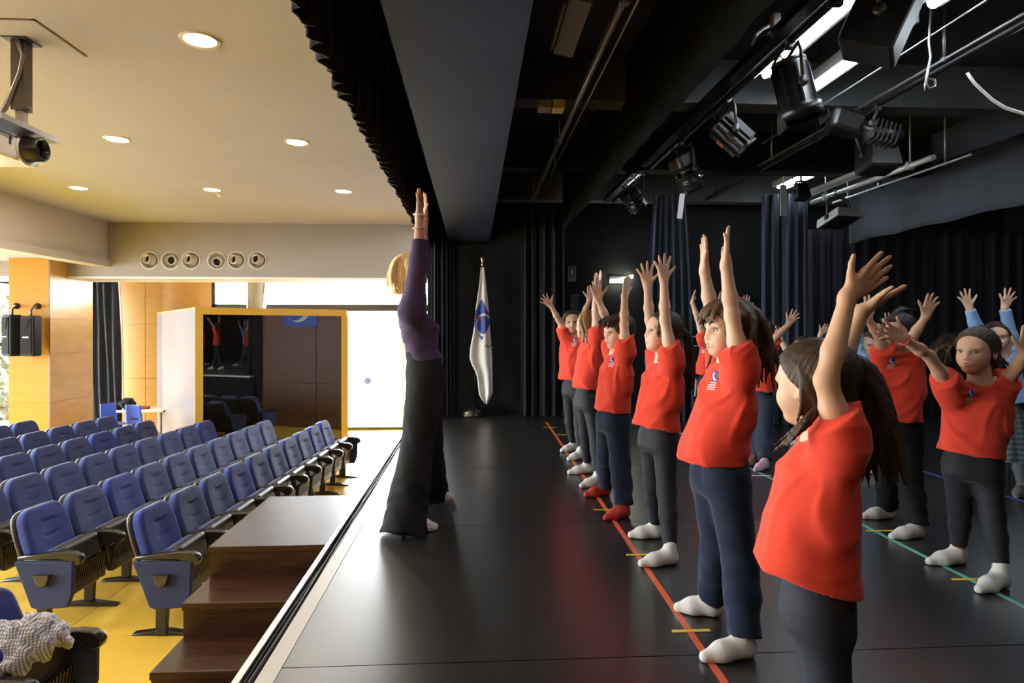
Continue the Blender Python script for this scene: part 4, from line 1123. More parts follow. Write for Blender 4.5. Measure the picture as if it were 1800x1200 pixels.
# --- flag on its stand
fb = GP(831, 731); ft = P(848, 452, fb.to_2d().length)
d_f = 8.43
fb = P(831, 731, d_f); fb.z = 0; ft = P(848, 452, d_f)
t = empty('flag', fb, label='white flag with a blue diamond emblem hanging on a pole by the black wall', cat='flag')
top = ft - fb
MB().lathe([(0, 0), (.16, 0), (.16, .03), (.145, .045), (.15, .06), (.13, .085), (.12, .10), (.05, .125), (.03, .16), (0, .16)], n=28).build('base', mat('dark_bronze', (0.07, 0.062, 0.05), rough=.3, metal=.9), t)
MB().tube([(0, 0, .1), top + Vector((0, 0, -.12))], .013, n=10).build('pole', M_steel, t)
MB().lathe([(.012, -.12), (.02, -.10), (.014, -.08), (.012, -.06), (.03, -.03), (.032, -.01), (.018, .02), (.0, .045)], at(Matrix.Identity(3), top), n=14, cap=False).build('finial', mat('brass', (.75, .6, .3), rough=.25, metal=1), t)
W = d_f / FPX
def FP(px, py, off=0.0):
    q = P(px, py, d_f) - fb; q.y -= off; return q
# silhouette of the hanging cloth: left and right edge at each height
rows = [(470, 845, 851), (500, 842.5, 854), (530, 839, 857), (560, 836, 860), (590, 832, 862.5), (620, 827.5, 864), (640, 827, 865), (660, 836, 865.5), (672, 838.5, 866), (690, 840.5, 866), (700, 847, 861), (709, 854.5, 856)]
lft = [(470, 845), (500, 842.5), (540, 836.5), (580, 832.5), (612, 826.5), (628, 825.5), (640, 829), (652, 835.5), (660, 838.2), (675, 840), (692, 842), (700, 846), (709, 854.5)]
rgt = [(470, 851), (500, 854.5), (540, 858.5), (580, 861.5), (620, 864.5), (650, 865.5), (690, 866), (698, 862), (709, 856)]
def edge(tab, y): return float(np.interp(y, [a for a, _ in tab], [b for _, b in tab]))
def fl_fn(u, v):
    y = 709 - 239 * v; l, r = edge(lft, y), edge(rgt, y); x = l + (r - l) * u
    return FP(x, y, .05 + .022 * math.sin(2 * math.pi * (u * 1.6 + .15)) * min(1, (1.02 - v) * 2) + .03 * (1 - v))
cl = MB().sheet(fl_fn, 24, 60, .004, (0, 1, 0)).build('flag_cloth', mat('flag_white', (0.80, 0.79, 0.76), rough=.8, sheen=.2), t)
def on_flag(px, py, off=.003):
    v = (709 - py) / 239; l, r = edge(lft, py), edge(rgt, py); u = (px - l) / max(r - l, .1)
    q = Vector(fl_fn(min(max(u, 0), 1), v)); q.y -= off; return q
def clip_poly(poly):
    return [(min(max(x, edge(lft, y) + .3), edge(rgt, y) - .3), y) for x, y in poly]
def decal_grid(inside, x0, x1, y0, y1, st, name, m, off):
    vs = []; fs = []; ix = {}
    nx, ny = int((x1 - x0) / st), int((y1 - y0) / st)
    def vid(i, j):
        if (i, j) not in ix:
            ix[i, j] = len(vs); vs.append(on_flag(x0 + i * st, y0 + j * st, off))
        return ix[i, j]
    for i in range(nx):
        for j in range(ny):
            x, y = x0 + (i + .5) * st, y0 + (j + .5) * st
            if edge(lft, y) < x < edge(rgt, y) and inside(x, y): fs.append([vid(i, j), vid(i + 1, j), vid(i + 1, j + 1), vid(i, j + 1)])
    return MB().raw(vs, fs).build(name, m, cl)
# pixel shapes: blue diamond, white ring, red stroke, lettering
dia = lambda x, y: abs(x - 846.5) / 17.5 + abs(y - 561.5) / 36 < 1.0 if y < 561 else (abs(x - 846.5) / 19 + abs(y - 561.5) / 37 < 1)
ringf = lambda x, y: 11.6 < math.hypot((x - 850.5), (y - 571) * .72) < 14.6 and not (x > 857 and y > 562)
redf = lambda x, y: 833 < x < 853 and abs(y - (556.0 + (x - 833) * .42)) < 2.2 * (1 - (x - 833) / 26)
decal_grid(lambda x, y: dia(x, y) and not ringf(x, y) and not redf(x, y), 825, 868, 525, 600, .6, 'blue_diamond', mat('flag_blue', (0.045, 0.075, 0.36), rough=.7), .004)
decal_grid(redf, 830, 856, 550, 570, .5, 'red_stroke', mat('flag_red', (0.45, 0.06, 0.06), rough=.7), .0045)
def lettering(txt, px, py, size, ang, name, m):
    cu_ = bpy.data.curves.new(name, 'FONT'); cu_.body = txt; cu_.size = size; cu_.extrude = .0006
    o = bpy.data.objects.new(name, cu_); link(o, cl); q = on_flag(px, py, .012)
    o.matrix_local = Matrix.Translation(q) @ Matrix.Rotation(math.radians(90), 4, 'X') @ Matrix.Rotation(ang, 4, 'Z')
    cu_.materials.append(m); bpy.context.view_layer.update()
    me = bpy.data.meshes.new_from_object(o.evaluated_get(bpy.context.evaluated_depsgraph_get()))
    n_ = link(bpy.data.objects.new('lettering', me), cl); n_.matrix_local = o.matrix_local.copy(); bpy.data.objects.remove(o); return n_
M_ink = mat('flag_ink', (0.05, 0.05, 0.055), rough=.7)
lettering('of L', 851.5, 608, .085, -.55, 'lettering', M_ink)
lettering('ol', 838.5, 659, .05, -1.0, 'lettering', mat('flag_ink_faint', (.45, .45, .45), rough=.7))
# ================================================================ people
def V3(v): return np.array([v[0], v[1], v[2]], dtype=float)
def unit(v):
    v = V3(v); return v / max(np.linalg.norm(v), 1e-9)
def lerp(a, b, t): return V3(a) * (1 - t) + V3(b) * t
M_skin = {
    'fair': mat('skin_fair', (0.74, 0.49, 0.35), rough=0.5, spec=0.35, col2=(0.70, 0.44, 0.31), scale=14, sss=.12),
    'tan': mat('skin_tan', (0.63, 0.39, 0.26), rough=0.5, spec=0.35, col2=(0.58, 0.345, 0.225), scale=14, sss=.12),
    'adult': mat('skin_adult', (0.62, 0.37, 0.26), rough=0.5, spec=0.35, col2=(0.57, 0.32, 0.22), scale=14, sss=.12)}
M_lips = mat('lips', (0.46, 0.15, 0.13), rough=.45)
M_eyew = mat('eye_white', (0.75, 0.73, 0.70), rough=.2); M_iris = mat('eye_dark', (0.018, 0.010, 0.007), rough=.12)
M_red_shirt = mat('red_jersey', (0.68, 0.062, 0.034), rough=0.85, spec=0.15, sheen=0.12, col2=(0.62, 0.052, 0.028), scale=9, bump=.25, bscale=30)
M_legging = mat('legging_grey', (0.016, 0.0175, 0.022), rough=0.7, spec=.25, sheen=.1)
M_navy = mat('navy_fleece', (0.013, 0.018, 0.036), rough=0.9, spec=.15, sheen=.15, bump=.3, bscale=20)
M_dark_trouser = mat('black_trouser', (0.010, 0.010, 0.012), rough=0.8, spec=.2, bump=.3, bscale=25)
M_jeans = mat('dark_denim', (0.020, 0.030, 0.055), rough=.85)
M_sock = mat('white_sock', (0.66, 0.655, 0.64), rough=.9, spec=.1, bump=.35, bscale=60)
M_lightblue = mat('light_blue_knit', (0.26, 0.42, 0.72), rough=.9, sheen=.2, bump=.3, bscale=40)
M_blueprint = mat('emblem_blue', (0.035, 0.055, 0.26), rough=.7); M_whprint = mat('emblem_white', (0.78, 0.76, 0.76), rough=.7)
def hairmat(name, c1, c2, rough=.42):
    return mat(name, c1, rough=rough + .12, spec=.28, col2=c2, scale=20, stretch=(5, 5, .8), detail=3, bump=.3, bscale=60, ramp=(.3, .7))
M_hair = {'dark': hairmat('hair_dark_brown', (0.030, 0.017, 0.010), (0.060, 0.034, 0.019)), 'black': hairmat('hair_black', (0.008, 0.007, 0.007), (0.018, 0.015, 0.014)),
          'brown': hairmat('hair_brown', (0.062, 0.034, 0.018), (0.12, 0.070, 0.036)), 'fairbrown': hairmat('hair_fair_brown', (0.20, 0.115, 0.05), (0.34, 0.215, 0.10)),
          'blond': hairmat('hair_blond', (0.66, 0.45, 0.19), (0.84, 0.64, 0.33), .4)}

class Head:
    def __init__(s, c, yaw, pitch=0.0, roll=0.0, S=.205):
        s.c = V3(c); s.S = S
        a = math.radians(yaw); p = math.radians(pitch)
        s.f = np.array([math.cos(a) * math.cos(p), math.sin(a) * math.cos(p), math.sin(p)])
        r = np.array([math.sin(a), -math.cos(a), 0.0])
        s.u = np.cross(r, s.f)
        if roll:
            q = math.radians(roll); s.u, r = s.u * math.cos(q) + r * math.sin(q), r * math.cos(q) - s.u * math.sin(q)
        s.r = r; s.R = np.array([s.f, s.r, s.u])
    def __call__(s, f, r, u): return s.c + s.S * (f * s.f + r * s.r + u * s.u)

def add_head(F, H, neck, kid=1.0):
    S = H.S; k = .06 * S
    F.ell(H(-.06, 0, .13), np.array([.43, .365, .375]) * S, H.R)
    F.ell(H(.10, 0, -.10), np.array([.30, .285, .37]) * S, H.R, k=.12 * S)
    F.ell(H(.215, 0, -.395), np.array([.15, .15, .10]) * S, H.R, k=.12 * S)
    for sg in (-1, 1):
        F.ell(H(.20, sg * .15, -.17), np.array([.15, .13, .15]) * S, H.R, k=.10 * S)
        F.ell(H(.375, sg * .155, -.01), np.array([.075, .085, .065]) * S, H.R, k=.07 * S, op='s')
        F.ell(H(-.03, sg * .355, -.05), np.array([.085, .035, .13]) * S, H.R, k=.02 * S)
        F.ell(H(.0, sg * .385, -.045), np.array([.045, .02, .08]) * S, H.R, k=.02 * S, op='s')
        F.cap(H(.335, sg * .05, .075), H(.30, sg * .21, .075), .045 * S, .035 * S, .06 * S)
    F.cap(H(.350, 0, .02), H(.418, 0, -.140), .026 * S, .040 * S, .05 * S)
    for sg in (-1, 1): F.ell(H(.385, sg * .050, -.152), np.array([.045, .035, .030]) * S, H.R, k=.025 * S)
    F.cap(H(.365, -.075, -.255), H(.365, .075, -.255), .028 * S, .028 * S, .03 * S)
    F.cap(H(.352, -.06, -.305), H(.352, .06, -.305), .032 * S, .032 * S, .03 * S)
    F.cap(H(.40, -.08, -.279), H(.40, .08, -.279), .010 * S, .010 * S, .02 * S, op='s')
    F.cap(H(-.10, 0, -.22), neck, .215 * S, .235 * S, .10 * S)

def sphere_mesh(name, m, r, n=12):
    bm = bmesh.new(); bmesh.ops.create_uvsphere(bm, u_segments=n, v_segments=n // 2 + 2, radius=r)
    me = bpy.data.meshes.new(name); bm.to_mesh(me); bm.free(); me.materials.append(m)
    for p in me.polygons: p.use_smooth = True
    return me
def face_parts(H, root, L, brow_m, lips=True):
    S = H.S
    for sg in (-1, 1):
        e = link(bpy.data.objects.new('eye', sphere_mesh('eye', M_eyew, .060 * S)), root); e.location = Vector(H(.296, sg * .148, -.014) - L); e.scale = (1, 1, .66)
        g = unit(H.f + .0 * H.r)
        i = link(bpy.data.objects.new('iris', sphere_mesh('iris', M_iris, .042 * S, 10)), e); i.location = Vector(g * .0235 * S)
        mb = MB()
        pts = [H(.338 - .02 * abs(t) - .05 * t * t * (t > 0), sg * (.07 + .16 * (t + 1) / 2), .105 + .010 * (1 - t * t) - .004 * t) - L for t in (-1, -.5, 0, .5, 1)]
        mb.tube(pts, [.008 * S, .012 * S, .012 * S, .010 * S, .005 * S], n=6); mb.build('eyebrow', brow_m, root)
        lid = [H(.352 - .02 * t * t, sg * (.15 + .075 * t), .030 - .022 * t * t) - L for t in (-1, -.5, 0, .5, 1)]
        MB().tube(lid, [.006 * S, .011 * S, .012 * S, .011 * S, .006 * S], n=6).build('lashes', M_iris, root)
    if lips:
        mb = MB()
        for u, x, w, r in ((-.254, .388, .095, .022), (-.306, .378, .085, .026)):
            mb.tube([H(x - .045 * t * t, w * t, u + (.006 * (1 - abs(t)) if u > -.28 else 0)) - L for t in (-1, -.6, -.2, .2, .6, 1)], [.004 * S, r * .8 * S, r * S, r * S, r * .8 * S, .004 * S], n=8)
        mb.build('lips', M_lips, root)

def add_hand(F, W, T, thumb, nh, L, spread=.35, curl=.25, kr=1.0, curls=None, thumb_out=1.0):
    W, T = V3(W), V3(T); a = unit(T - W); s = V3(thumb); s = unit(s - (s @ a) * a); n = np.cross(a, s)
    if n @ V3(nh) < 0: n = -n
    wd = [.185, .065, -.06, -.17]; off = [.0, .02, .0, -.05]; ln = [.40, .45, .41, .31]
    for i in range(4):
        K = W + a * (.50 + off[i]) * L + s * wd[i] * L
        F.cap(W + s * wd[i] * .5 * L + a * .02 * L, K, .088 * L, .070 * L, .05 * L)
    F.cap(W - a * .05 * L, W + a * .15 * L, .14 * L, .115 * L, .08 * L)
    for i in range(4):
        K = W + a * (.50 + off[i]) * L + s * wd[i] * L
        ang = spread * [.55, .12, -.25, -.75][i]; d0 = a * math.cos(ang) + s * math.sin(ang)
        c = curl if curls is None else curls[i]; p = K; r = [.060, .052, .047, .038]
        for j, (q, cc) in enumerate(((.45, .35), (.31, .9), (.24, 1.3))):
            d = d0 * math.cos(c * cc) + n * math.sin(c * cc); e = p + d * ln[i] * L * q
            F.cap(p, e, r[j] * L * kr, r[j + 1] * L * kr, .018 * L); p = e
    b = W + a * .13 * L + s * .12 * L; d1 = unit(a * .70 + s * .80 * thumb_out + n * .25); m1 = b + d1 * .24 * L
    d2 = unit(a * .62 + s * .80 * thumb_out + n * .05); m2 = m1 + d2 * .17 * L; d3 = unit(a * .75 + s * .66 * thumb_out); m3 = m2 + d3 * .14 * L
    F.cap(b, m1, .100 * L, .068 * L, .05 * L); F.cap(m1, m2, .064 * L * kr, .056 * L * kr, .02 * L); F.cap(m2, m3, .055 * L * kr, .042 * L * kr, .01 * L)

def bounds(pts, pad):
    a = np.array([V3(p) for p in pts]); return a.min(0) - pad, a.max(0) + pad

def torso_fn(top, bot, fwd, rt, prof, folds=0.0, seed=0, hem=None, extra=None):
    """prof: rows (t, half width, half depth, forward shift) from the shoulders (t = 0) to the hem (t = 1)"""
    top, bot = V3(top), V3(bot); ax = bot - top; Lx = np.linalg.norm(ax); ax = ax / Lx
    f = V3(fwd); f = unit(f - (f @ ax) * ax); r = V3(rt); r = unit(r - (r @ ax) * ax - (r @ f) * f)
    T = [p[0] for p in prof]; HW = [p[1] for p in prof]; HD = [p[2] for p in prof]; SH = [p[3] if len(p) > 3 else 0 for p in prof]
    rn = np.random.RandomState(seed); ph = rn.uniform(0, 6.28, 8)
    def fn(x, y, z):
        X, Y, Z = x - top[0], y - top[1], z - top[2]
        t = (X * ax[0] + Y * ax[1] + Z * ax[2]) / Lx; tc = np.clip(t, 0, 1)
        hw = np.interp(tc, T, HW); hd = np.interp(tc, T, HD); sh = np.interp(tc, T, SH)
        a = X * r[0] + Y * r[1] + Z * r[2]; b = X * f[0] + Y * f[1] + Z * f[2] - sh
        p = 2.4
        rho = (np.abs(a / hw) ** p + np.abs(b / hd) ** p) ** (1 / p)
        e = np.abs(t - tc) * Lx
        d = (rho - 1) * np.minimum(hw, hd) * 1.15
        d = np.where(e > 0, np.sqrt(np.maximum(d + .03, 0) ** 2 + e ** 2) - .03, d)
        if folds:
            g = np.arctan2(b / hd, a / hw)
            w = np.sin(3 * g + 5.0 * tc + ph[0]) * .6 + np.sin(5 * g - 7 * tc + ph[1]) * .45 + np.sin(9 * g + 3 * np.sin(6 * tc + ph[2]) + ph[3]) * .35 * tc + np.sin(14 * tc + 2.2 * a / hw + 1.4 * np.sin(3 * g) + ph[4]) * .5 * (1 - .4 * tc)
            d = d + folds * w
        if hem is not None:
            for hp_, hn in hem: d = np.maximum(d, (x - hp_[0]) * hn[0] + (y - hp_[1]) * hn[1] + (z - hp_[2]) * hn[2])
        return d
    return fn

def print_emblem(shirt, px, py, size, root, L, text=True, along=None):
    """small woven emblem laid on the cloth: blue square, white crescent, lines of lettering"""
    me = shirt.data
    bvh = BVHTree.FromPolygons([v.co.copy() for v in me.vertices], [list(p.vertices) for p in me.polygons])
    o = Vector((0, 0, EYE)) - Vector(L); d = (P(px, py, 1.0) - Vector((0, 0, EYE))).normalized()
    hit, n, _, _ = bvh.ray_cast(o, d)
    if hit is None: return
    if n.dot(d) > 0: n = -n
    up = Vector(along) if along is not None else Vector((0, 0, 1)); up = (up - n * up.dot(n)).normalized(); rt = up.cross(n).normalized()
    def Q(a, b, off=.0022):
        p = hit + rt * a + up * b; h2, n2, _, _ = bvh.ray_cast(p + n * .04, -n)
        return (h2 if h2 is not None else p) + n * off
    e = size
    def patch(a0, a1, b0, b1, off, inside=None, k=8):
        vs = [Q(a0 + (a1 - a0) * i / k, b0 + (b1 - b0) * j / k, off) for i in range(k + 1) for j in range(k + 1)]
        fs = [(i * (k + 1) + j, (i + 1) * (k + 1) + j, (i + 1) * (k + 1) + j + 1, i * (k + 1) + j + 1) for i in range(k) for j in range(k)
              if inside is None or inside(a0 + (a1 - a0) * (i + .5) / k, b0 + (b1 - b0) * (j + .5) / k)]
        return vs, fs
    em = MB().raw(*patch(-e, e, -e, e, .0022)).build('emblem', M_blueprint, root)
    MB().raw(*patch(-e, e, -e, e, .0030, lambda a, b: math.hypot(a, b) < e * .82 and math.hypot(a - e * .30, b - e * .10) > e * .70, 30)).build('crescent', M_whprint, em)
    if text:
        mb = MB(); rr = random.Random(int(px))
        for k in range(4):
            b = -e * 1.35 - e * .42 * k; x = -e * (1.05 + .25 * (k > 0)); end = e * rr.uniform(.6, 1.15)
            while x < end:
                w = e * rr.uniform(.12, .28); mb.raw([Q(x, b), Q(x + w, b), Q(x + w, b + e * .22), Q(x, b + e * .22)], [(0, 1, 2, 3)]); x += w + e * .07
        mb.build('lettering', M_whprint, em)

def person(label, d, head, neck, hip, hem, yaw, armL=None, armR=None, legs=None, S=.205, k=1.0, h=.0048, skin='fair', shirt=M_red_shirt,
           trousers=M_legging, tight=True, feet=M_sock, group=None, hair=None, hairm='dark', head_yaw=None, head_pitch=0, head_roll=0, emblem=None, sleeve=.5,
           long_sleeve=False, fold=.006, prof=None, seed=1, bare_ankle=True, skirt=None, faceon=True, name='person', shoulder_drop=.0, flare=None, hd_=None, hemtilt=0.0, shoe=None, shw=None):
    """every joint: (px, py[, depth offset]); feet are (toe px, toe py, heel px, heel py) on the floor"""
    J = lambda j: V3(P(j[0], j[1], d + (j[2] if len(j) > 2 else 0)))
    Hc = J(head); H = Head(Hc, head_yaw if head_yaw is not None else yaw, head_pitch, head_roll, S)
    nb, hc, hm = J(neck), J(hip), J(hem)
    a = math.radians(yaw); fwd = np.array([math.cos(a), math.sin(a), 0]); rt = np.array([math.sin(a), -math.cos(a), 0])
    L = np.array([hc[0], hc[1], 0.0])
    if legs:
        ft = [V3(GP(q['foot'][0], q['foot'][1])) for q in legs] + [V3(GP(q['foot'][2], q['foot'][3])) for q in legs]
        c = sum(ft) / len(ft); L = np.array([c[0], c[1], 0.0])
    root = empty(name, L, label=label, cat='person', group=group)
    W_ = (shw or .125) * k
    arms = []
    for sd, A in ((-1, armL), (1, armR)):
        if A is None: continue
        sh0 = nb + rt * sd * W_ + np.array([0, 0, -.035 * k + .03 * k])
        el, wr, tp = J(A['el']), J(A['wr']), J(A['tip'])
        if 'sh' in A: sh0 = J(A['sh'])
        th = A.get('th', (0, 0, 0)); base = J(A['wr']); tv = V3(P(A['wr'][0] + th[0], A['wr'][1] + th[1], d + (A['wr'][2] if len(A['wr']) > 2 else 0) + th[2])) - base
        arms.append((sd, sh0, el, wr, tp, tv, A))
    LG = []
    if legs:
        for q in legs:
            toe, heel = V3(GP(*q['foot'][:2])), V3(GP(*q['foot'][2:4]))
            fl_ = np.linalg.norm(toe - heel); lim = .205 * k * q.get('fs', 1.0)
            if fl_ > lim: toe = heel + (toe - heel) / fl_ * lim
            if fl_ < .16 * k: toe = heel + (toe - heel) / max(fl_, 1e-3) * .16 * k
            dirf = unit(toe - heel); ank = heel + dirf * .035 * k + np.array([0, 0, .075 * k])
            sd = q['side']; hj = hc + rt * sd * .052 * k + np.array([0, 0, -.03 * k])
            dk = d + ((heel @ np.array([ST, CT, 0])) - d) * .5
            kn = V3(P(q['kn'][0], q['kn'][1], dk)) if 'kn' in q else lerp(hj, ank, .5)
            LG.append((sd, hj, kn, ank, toe, heel, dirf, q))
    allp = [Hc + np.array([0, 0, .6 * S]), Hc - H.f * .1 + .0, nb, hc] + [p for A in arms for p in A[1:5]] + [p for g in LG for p in g[1:6]]
    # ---------------- body: one continuous surface
    lo, hi = bounds(allp, .15); lo[2] = max(lo[2], -.01) if LG else hm[2] - .25
    F = Field(lo, hi, h)
    top = nb + np.array([0, 0, -.05 * k])
    F.put(torso_fn(top, hc, fwd, rt, [(0, .05 * k, .036 * k), (.12, .085 * k, .055 * k), (.45, .088 * k, .058 * k), (.8, .080 * k, .055 * k), (1, .082 * k, .060 * k)]),
          np.minimum(top, hc) - .16 * k, np.maximum(top, hc) + .16 * k, .03 * k)
    add_head(F, H, nb + np.array([0, 0, -.01]))
    for sd, sh, el, wr, tp, tv, A in arms:
        F.cap(nb + np.array([0, 0, -.05 * k]), sh, .036 * k, .038 * k, .04 * k)
        F.cap(sh, lerp(sh, el, .5), .0325 * k, .0290 * k, .03 * k); F.cap(lerp(sh, el, .5), el, .0290 * k, .0245 * k, .015 * k)
        F.cap(el, lerp(el, wr, .35), .0245 * k, .0250 * k, .015 * k); F.cap(lerp(el, wr, .35), wr, .0250 * k, .0178 * k, .015 * k)
        LH = A.get('L', .135 * k)
        add_hand(F, wr, tp, tv, A['n'], LH, A.get('spread', .35), A.get('curl', .2), curls=A.get('curls'), thumb_out=A.get('to', 1.0))
    for sd, hj, kn, ank, toe, heel, dirf, q in LG:
        F.cap(hc, hj, .055 * k, .054 * k, .04 * k); F.cap(hj, kn, .053 * k, .038 * k, .03 * k)
        F.cap(kn, lerp(kn, ank, .4), .038 * k, .036 * k, .02 * k); F.cap(lerp(kn, ank, .4), ank, .036 * k, .025 * k, .02 * k)
        F.cap(ank, heel + dirf * .02 * k + np.array([0, 0, .03 * k]), .026 * k, .024 * k, .02 * k)
        F.cap(heel + dirf * .025 * k + np.array([0, 0, .028 * k]), toe - dirf * .03 * k + np.array([0, 0, .018 * k]), .025 * k, .016 * k, .02 * k)
    body = F.obj('body', M_skin[skin], root, L)
    if faceon: face_parts(H, root, L, M_hair['black'] if hairm in ('black', 'dark') else M_hair[hairm])
    # ---------------- shirt
    lo, hi = bounds([nb, hm, hc] + [lerp(A[1], A[2], 1.0 if not long_sleeve else 1) for A in arms] + ([A[3] for A in arms] if long_sleeve else []), .24 * k)
    F = Field(lo, hi, h)
    pr = prof or PROF
    pr = [tuple([r[0]] + [q * k for q in r[1:]]) for r in pr]
    ax = unit(hm - nb)
    hn = unit(ax + fwd * hemtilt)
    bot = hm + ax * .05
    Lt = np.linalg.norm(bot - nb)
    top = nb + np.array([0, 0, -.022 * k])
    F.put(torso_fn(top, bot, fwd, rt, pr, fold * .35, seed, [(hm, hn)]), np.minimum(top, bot) - .24 * k, np.maximum(top, bot) + .24 * k, .0)
    for sd, sh, el, wr, tp, tv, A in arms:
        F.cap(nb + np.array([0, 0, -.055 * k]), sh + np.array([0, 0, -.012 * k]), .042 * k, .045 * k, .05 * k)
        if long_sleeve:
            F.cap(sh, el, .047 * k, .041 * k, .09 * k); e = lerp(el, wr, A.get('cuff', .92)); F.cap(el, e, .041 * k, .033 * k, .02 * k, cut=(e, unit(wr - el)))
        else:
            F.cap(sh + (lerp(sh, el, .12) - sh), nb + rt * sd * .088 * k + np.array([0, 0, -.20 * k]), .034 * k, .030 * k, .06 * k)
            q = A.get('slv', sleeve); e = lerp(sh, el, q + .2); F.cap(sh - unit(el - sh) * .01, e, .043 * k, .052 * k, .07 * k, cut=(lerp(sh, el, q), unit(unit(el - sh) + A.get('tilt', .55) * fwd)))
    F.cap(nb + np.array([0, 0, -.005]) - fwd * .012 * k, nb + np.array([0, 0, .12]) - fwd * .0, .058 * k, .085 * k, .012, op='s')
    if fold:
        x, y, z = F.pts((slice(None),) * 3)
        m = np.abs(F.D) < .05
        tt = np.clip((nb[2] - z) / max(nb[2] - hm[2], .1), 0, 1)
        ll = (x - nb[0]) * rt[0] + (y - nb[1]) * rt[1]; ff = (x - nb[0]) * fwd[0] + (y - nb[1]) * fwd[1]
        drag = np.zeros(F.D.shape, dtype=np.float32)
        for sd, sh, el, wr, tp, tv, A in arms or [(1, nb, nb, nb, nb, nb, {})]:
            q0 = (sh - nb) @ rt; zz = z - sh[2] + .03 * k; aa = ll - q0 + .55 * ff * (1 if sd < 0 else -1)
            g = np.arctan2(aa, -zz + .015); rr_ = np.sqrt(aa ** 2 + zz ** 2) / k
            cr = np.exp(-(np.sin(g * 4.6 + seed * 1.3 + sd + .9 * np.sin(rr_ * 15 + seed)) / .40) ** 2)
            drag += cr * np.clip((rr_ - .05) / .08, 0, 1) * np.exp(-(rr_ / .34) ** 2)
        lowc = np.exp(-(np.sin(ll * 21 + ff * 13 + 2.2 * np.sin(tt * 4 + seed) + seed * 2.1) / .55) ** 2) * np.clip((tt - .45) / .5, 0, 1)
        band = -.35 * np.exp(-((z - hm[2] - .022 * k) / .003) ** 2)
        F.D = np.where(m, F.D - (fold * (1.5 * drag + 1.0 * lowc + band - .5)).astype(np.float32), F.D)
    shirt_o = F.obj('shirt', shirt, root, L)
    if emblem: print_emblem(shirt_o, emblem[0], emblem[1], emblem[2], root, L, along=emblem[3] if len(emblem) > 3 else None)
    # ---------------- trousers, skirt, socks
    if LG:
        lo, hi = bounds([hc] + [p for g in LG for p in g[1:6]], .16 * k); lo[2] = max(lo[2], .004)
        F = Field(lo, hi, h)
        if trousers is not None:
            wst = hc + ax * -.10 * k
            F.put(torso_fn(wst, hc + np.array([0, 0, -.05 * k]), fwd, rt, [(0, .092 * k, .072 * k), (1, .104 * k, .086 * k)]), np.minimum(wst, hc) - .2 * k, np.maximum(wst, hc) + .2 * k, .02)
            for sd, hj, kn, ank, toe, heel, dirf, q in LG:
                if flare: rs = flare
                elif tight: rs = (.064, .0465, .044, .0315)
                else: rs = (.076, .061, .060, .052)
                rs = [r * k for r in rs]
                e = lerp(kn, ank, q.get('len', .93 if tight else 1.02))
                F.cap(hj + np.array([0, 0, .02 * k]), kn, rs[0], rs[1], .035 * k); F.cap(kn, lerp(kn, e, .45), rs[1], rs[2], .02 * k)
                F.cap(lerp(kn, e, .45), e + unit(ank - kn) * rs[3], rs[2], rs[3], .015 * k, cut=(e, unit(ank - kn)))
            if not tight:
                x, y, z = F.pts((slice(None),) * 3); m = np.abs(F.D) < .05
                low = np.clip(1 - z / (.5 * k), .25, 1)
                w = (np.sin(z * 52 + 14 * x + 3 * np.sin(y * 30 + seed) + seed) * .6 + np.sin(x * 47 + z * 18 + seed) * .5 + np.sin(y * 55 - z * 25 + seed) * .4) * .0052 * k * low
                F.D = np.where(m, F.D + w.astype(np.float32), F.D)
            F.obj('trousers', trousers, root, L)
        for sd, hj, kn, ank, toe, heel, dirf, q in LG:
            fm = q.get('feet', feet)
            if fm is None: continue
            lo, hi = bounds([ank, toe, heel], .07 * k); lo[2] = 0.0005
            F = Field(lo, hi, min(h, .0045))
            up = np.array([0, 0, 1.0])
            F.cap(heel + dirf * .028 * k + up * .028 * k, lerp(heel, toe, .62) + up * .024 * k, .028 * k, .025 * k, .0)
            F.cap(lerp(heel, toe, .6) + up * .024 * k, toe - dirf * .024 * k + up * .016 * k, .032 * k, .020 * k, .025 * k)
            F.cap(heel + dirf * .03 * k + up * .035 * k, ank + up * q.get('cuff', .02) * k, .028 * k, .0285 * k, .025 * k)
            F.cap(heel + dirf * .05 * k + up * .05 * k, lerp(heel, toe, .55) + up * .028 * k, .03 * k, .026 * k, .03 * k)
            F.cut((0, 0, .003), (0, 0, -1.0))
            s_o = F.obj('sock' if fm is M_sock or shoe is None else 'shoe', fm, root, L)
    if skirt:
        hw, drop, m = skirt
        def sk(u, v):
            g = 2 * math.pi * u; rr = (.115 + (hw - .115) * (1 - v)) * k * (1 + .05 * math.sin(g * 14) * (1 - v * .5))
            p = hc + np.array([0, 0, .06 * k]) + np.array([0, 0, -drop * (1 - v)]) + (rt * math.cos(g) + fwd * math.sin(g) * .85) * rr - L
            return tuple(p)
        MB().sheet(sk, 112, 8).build('skirt', m, root)
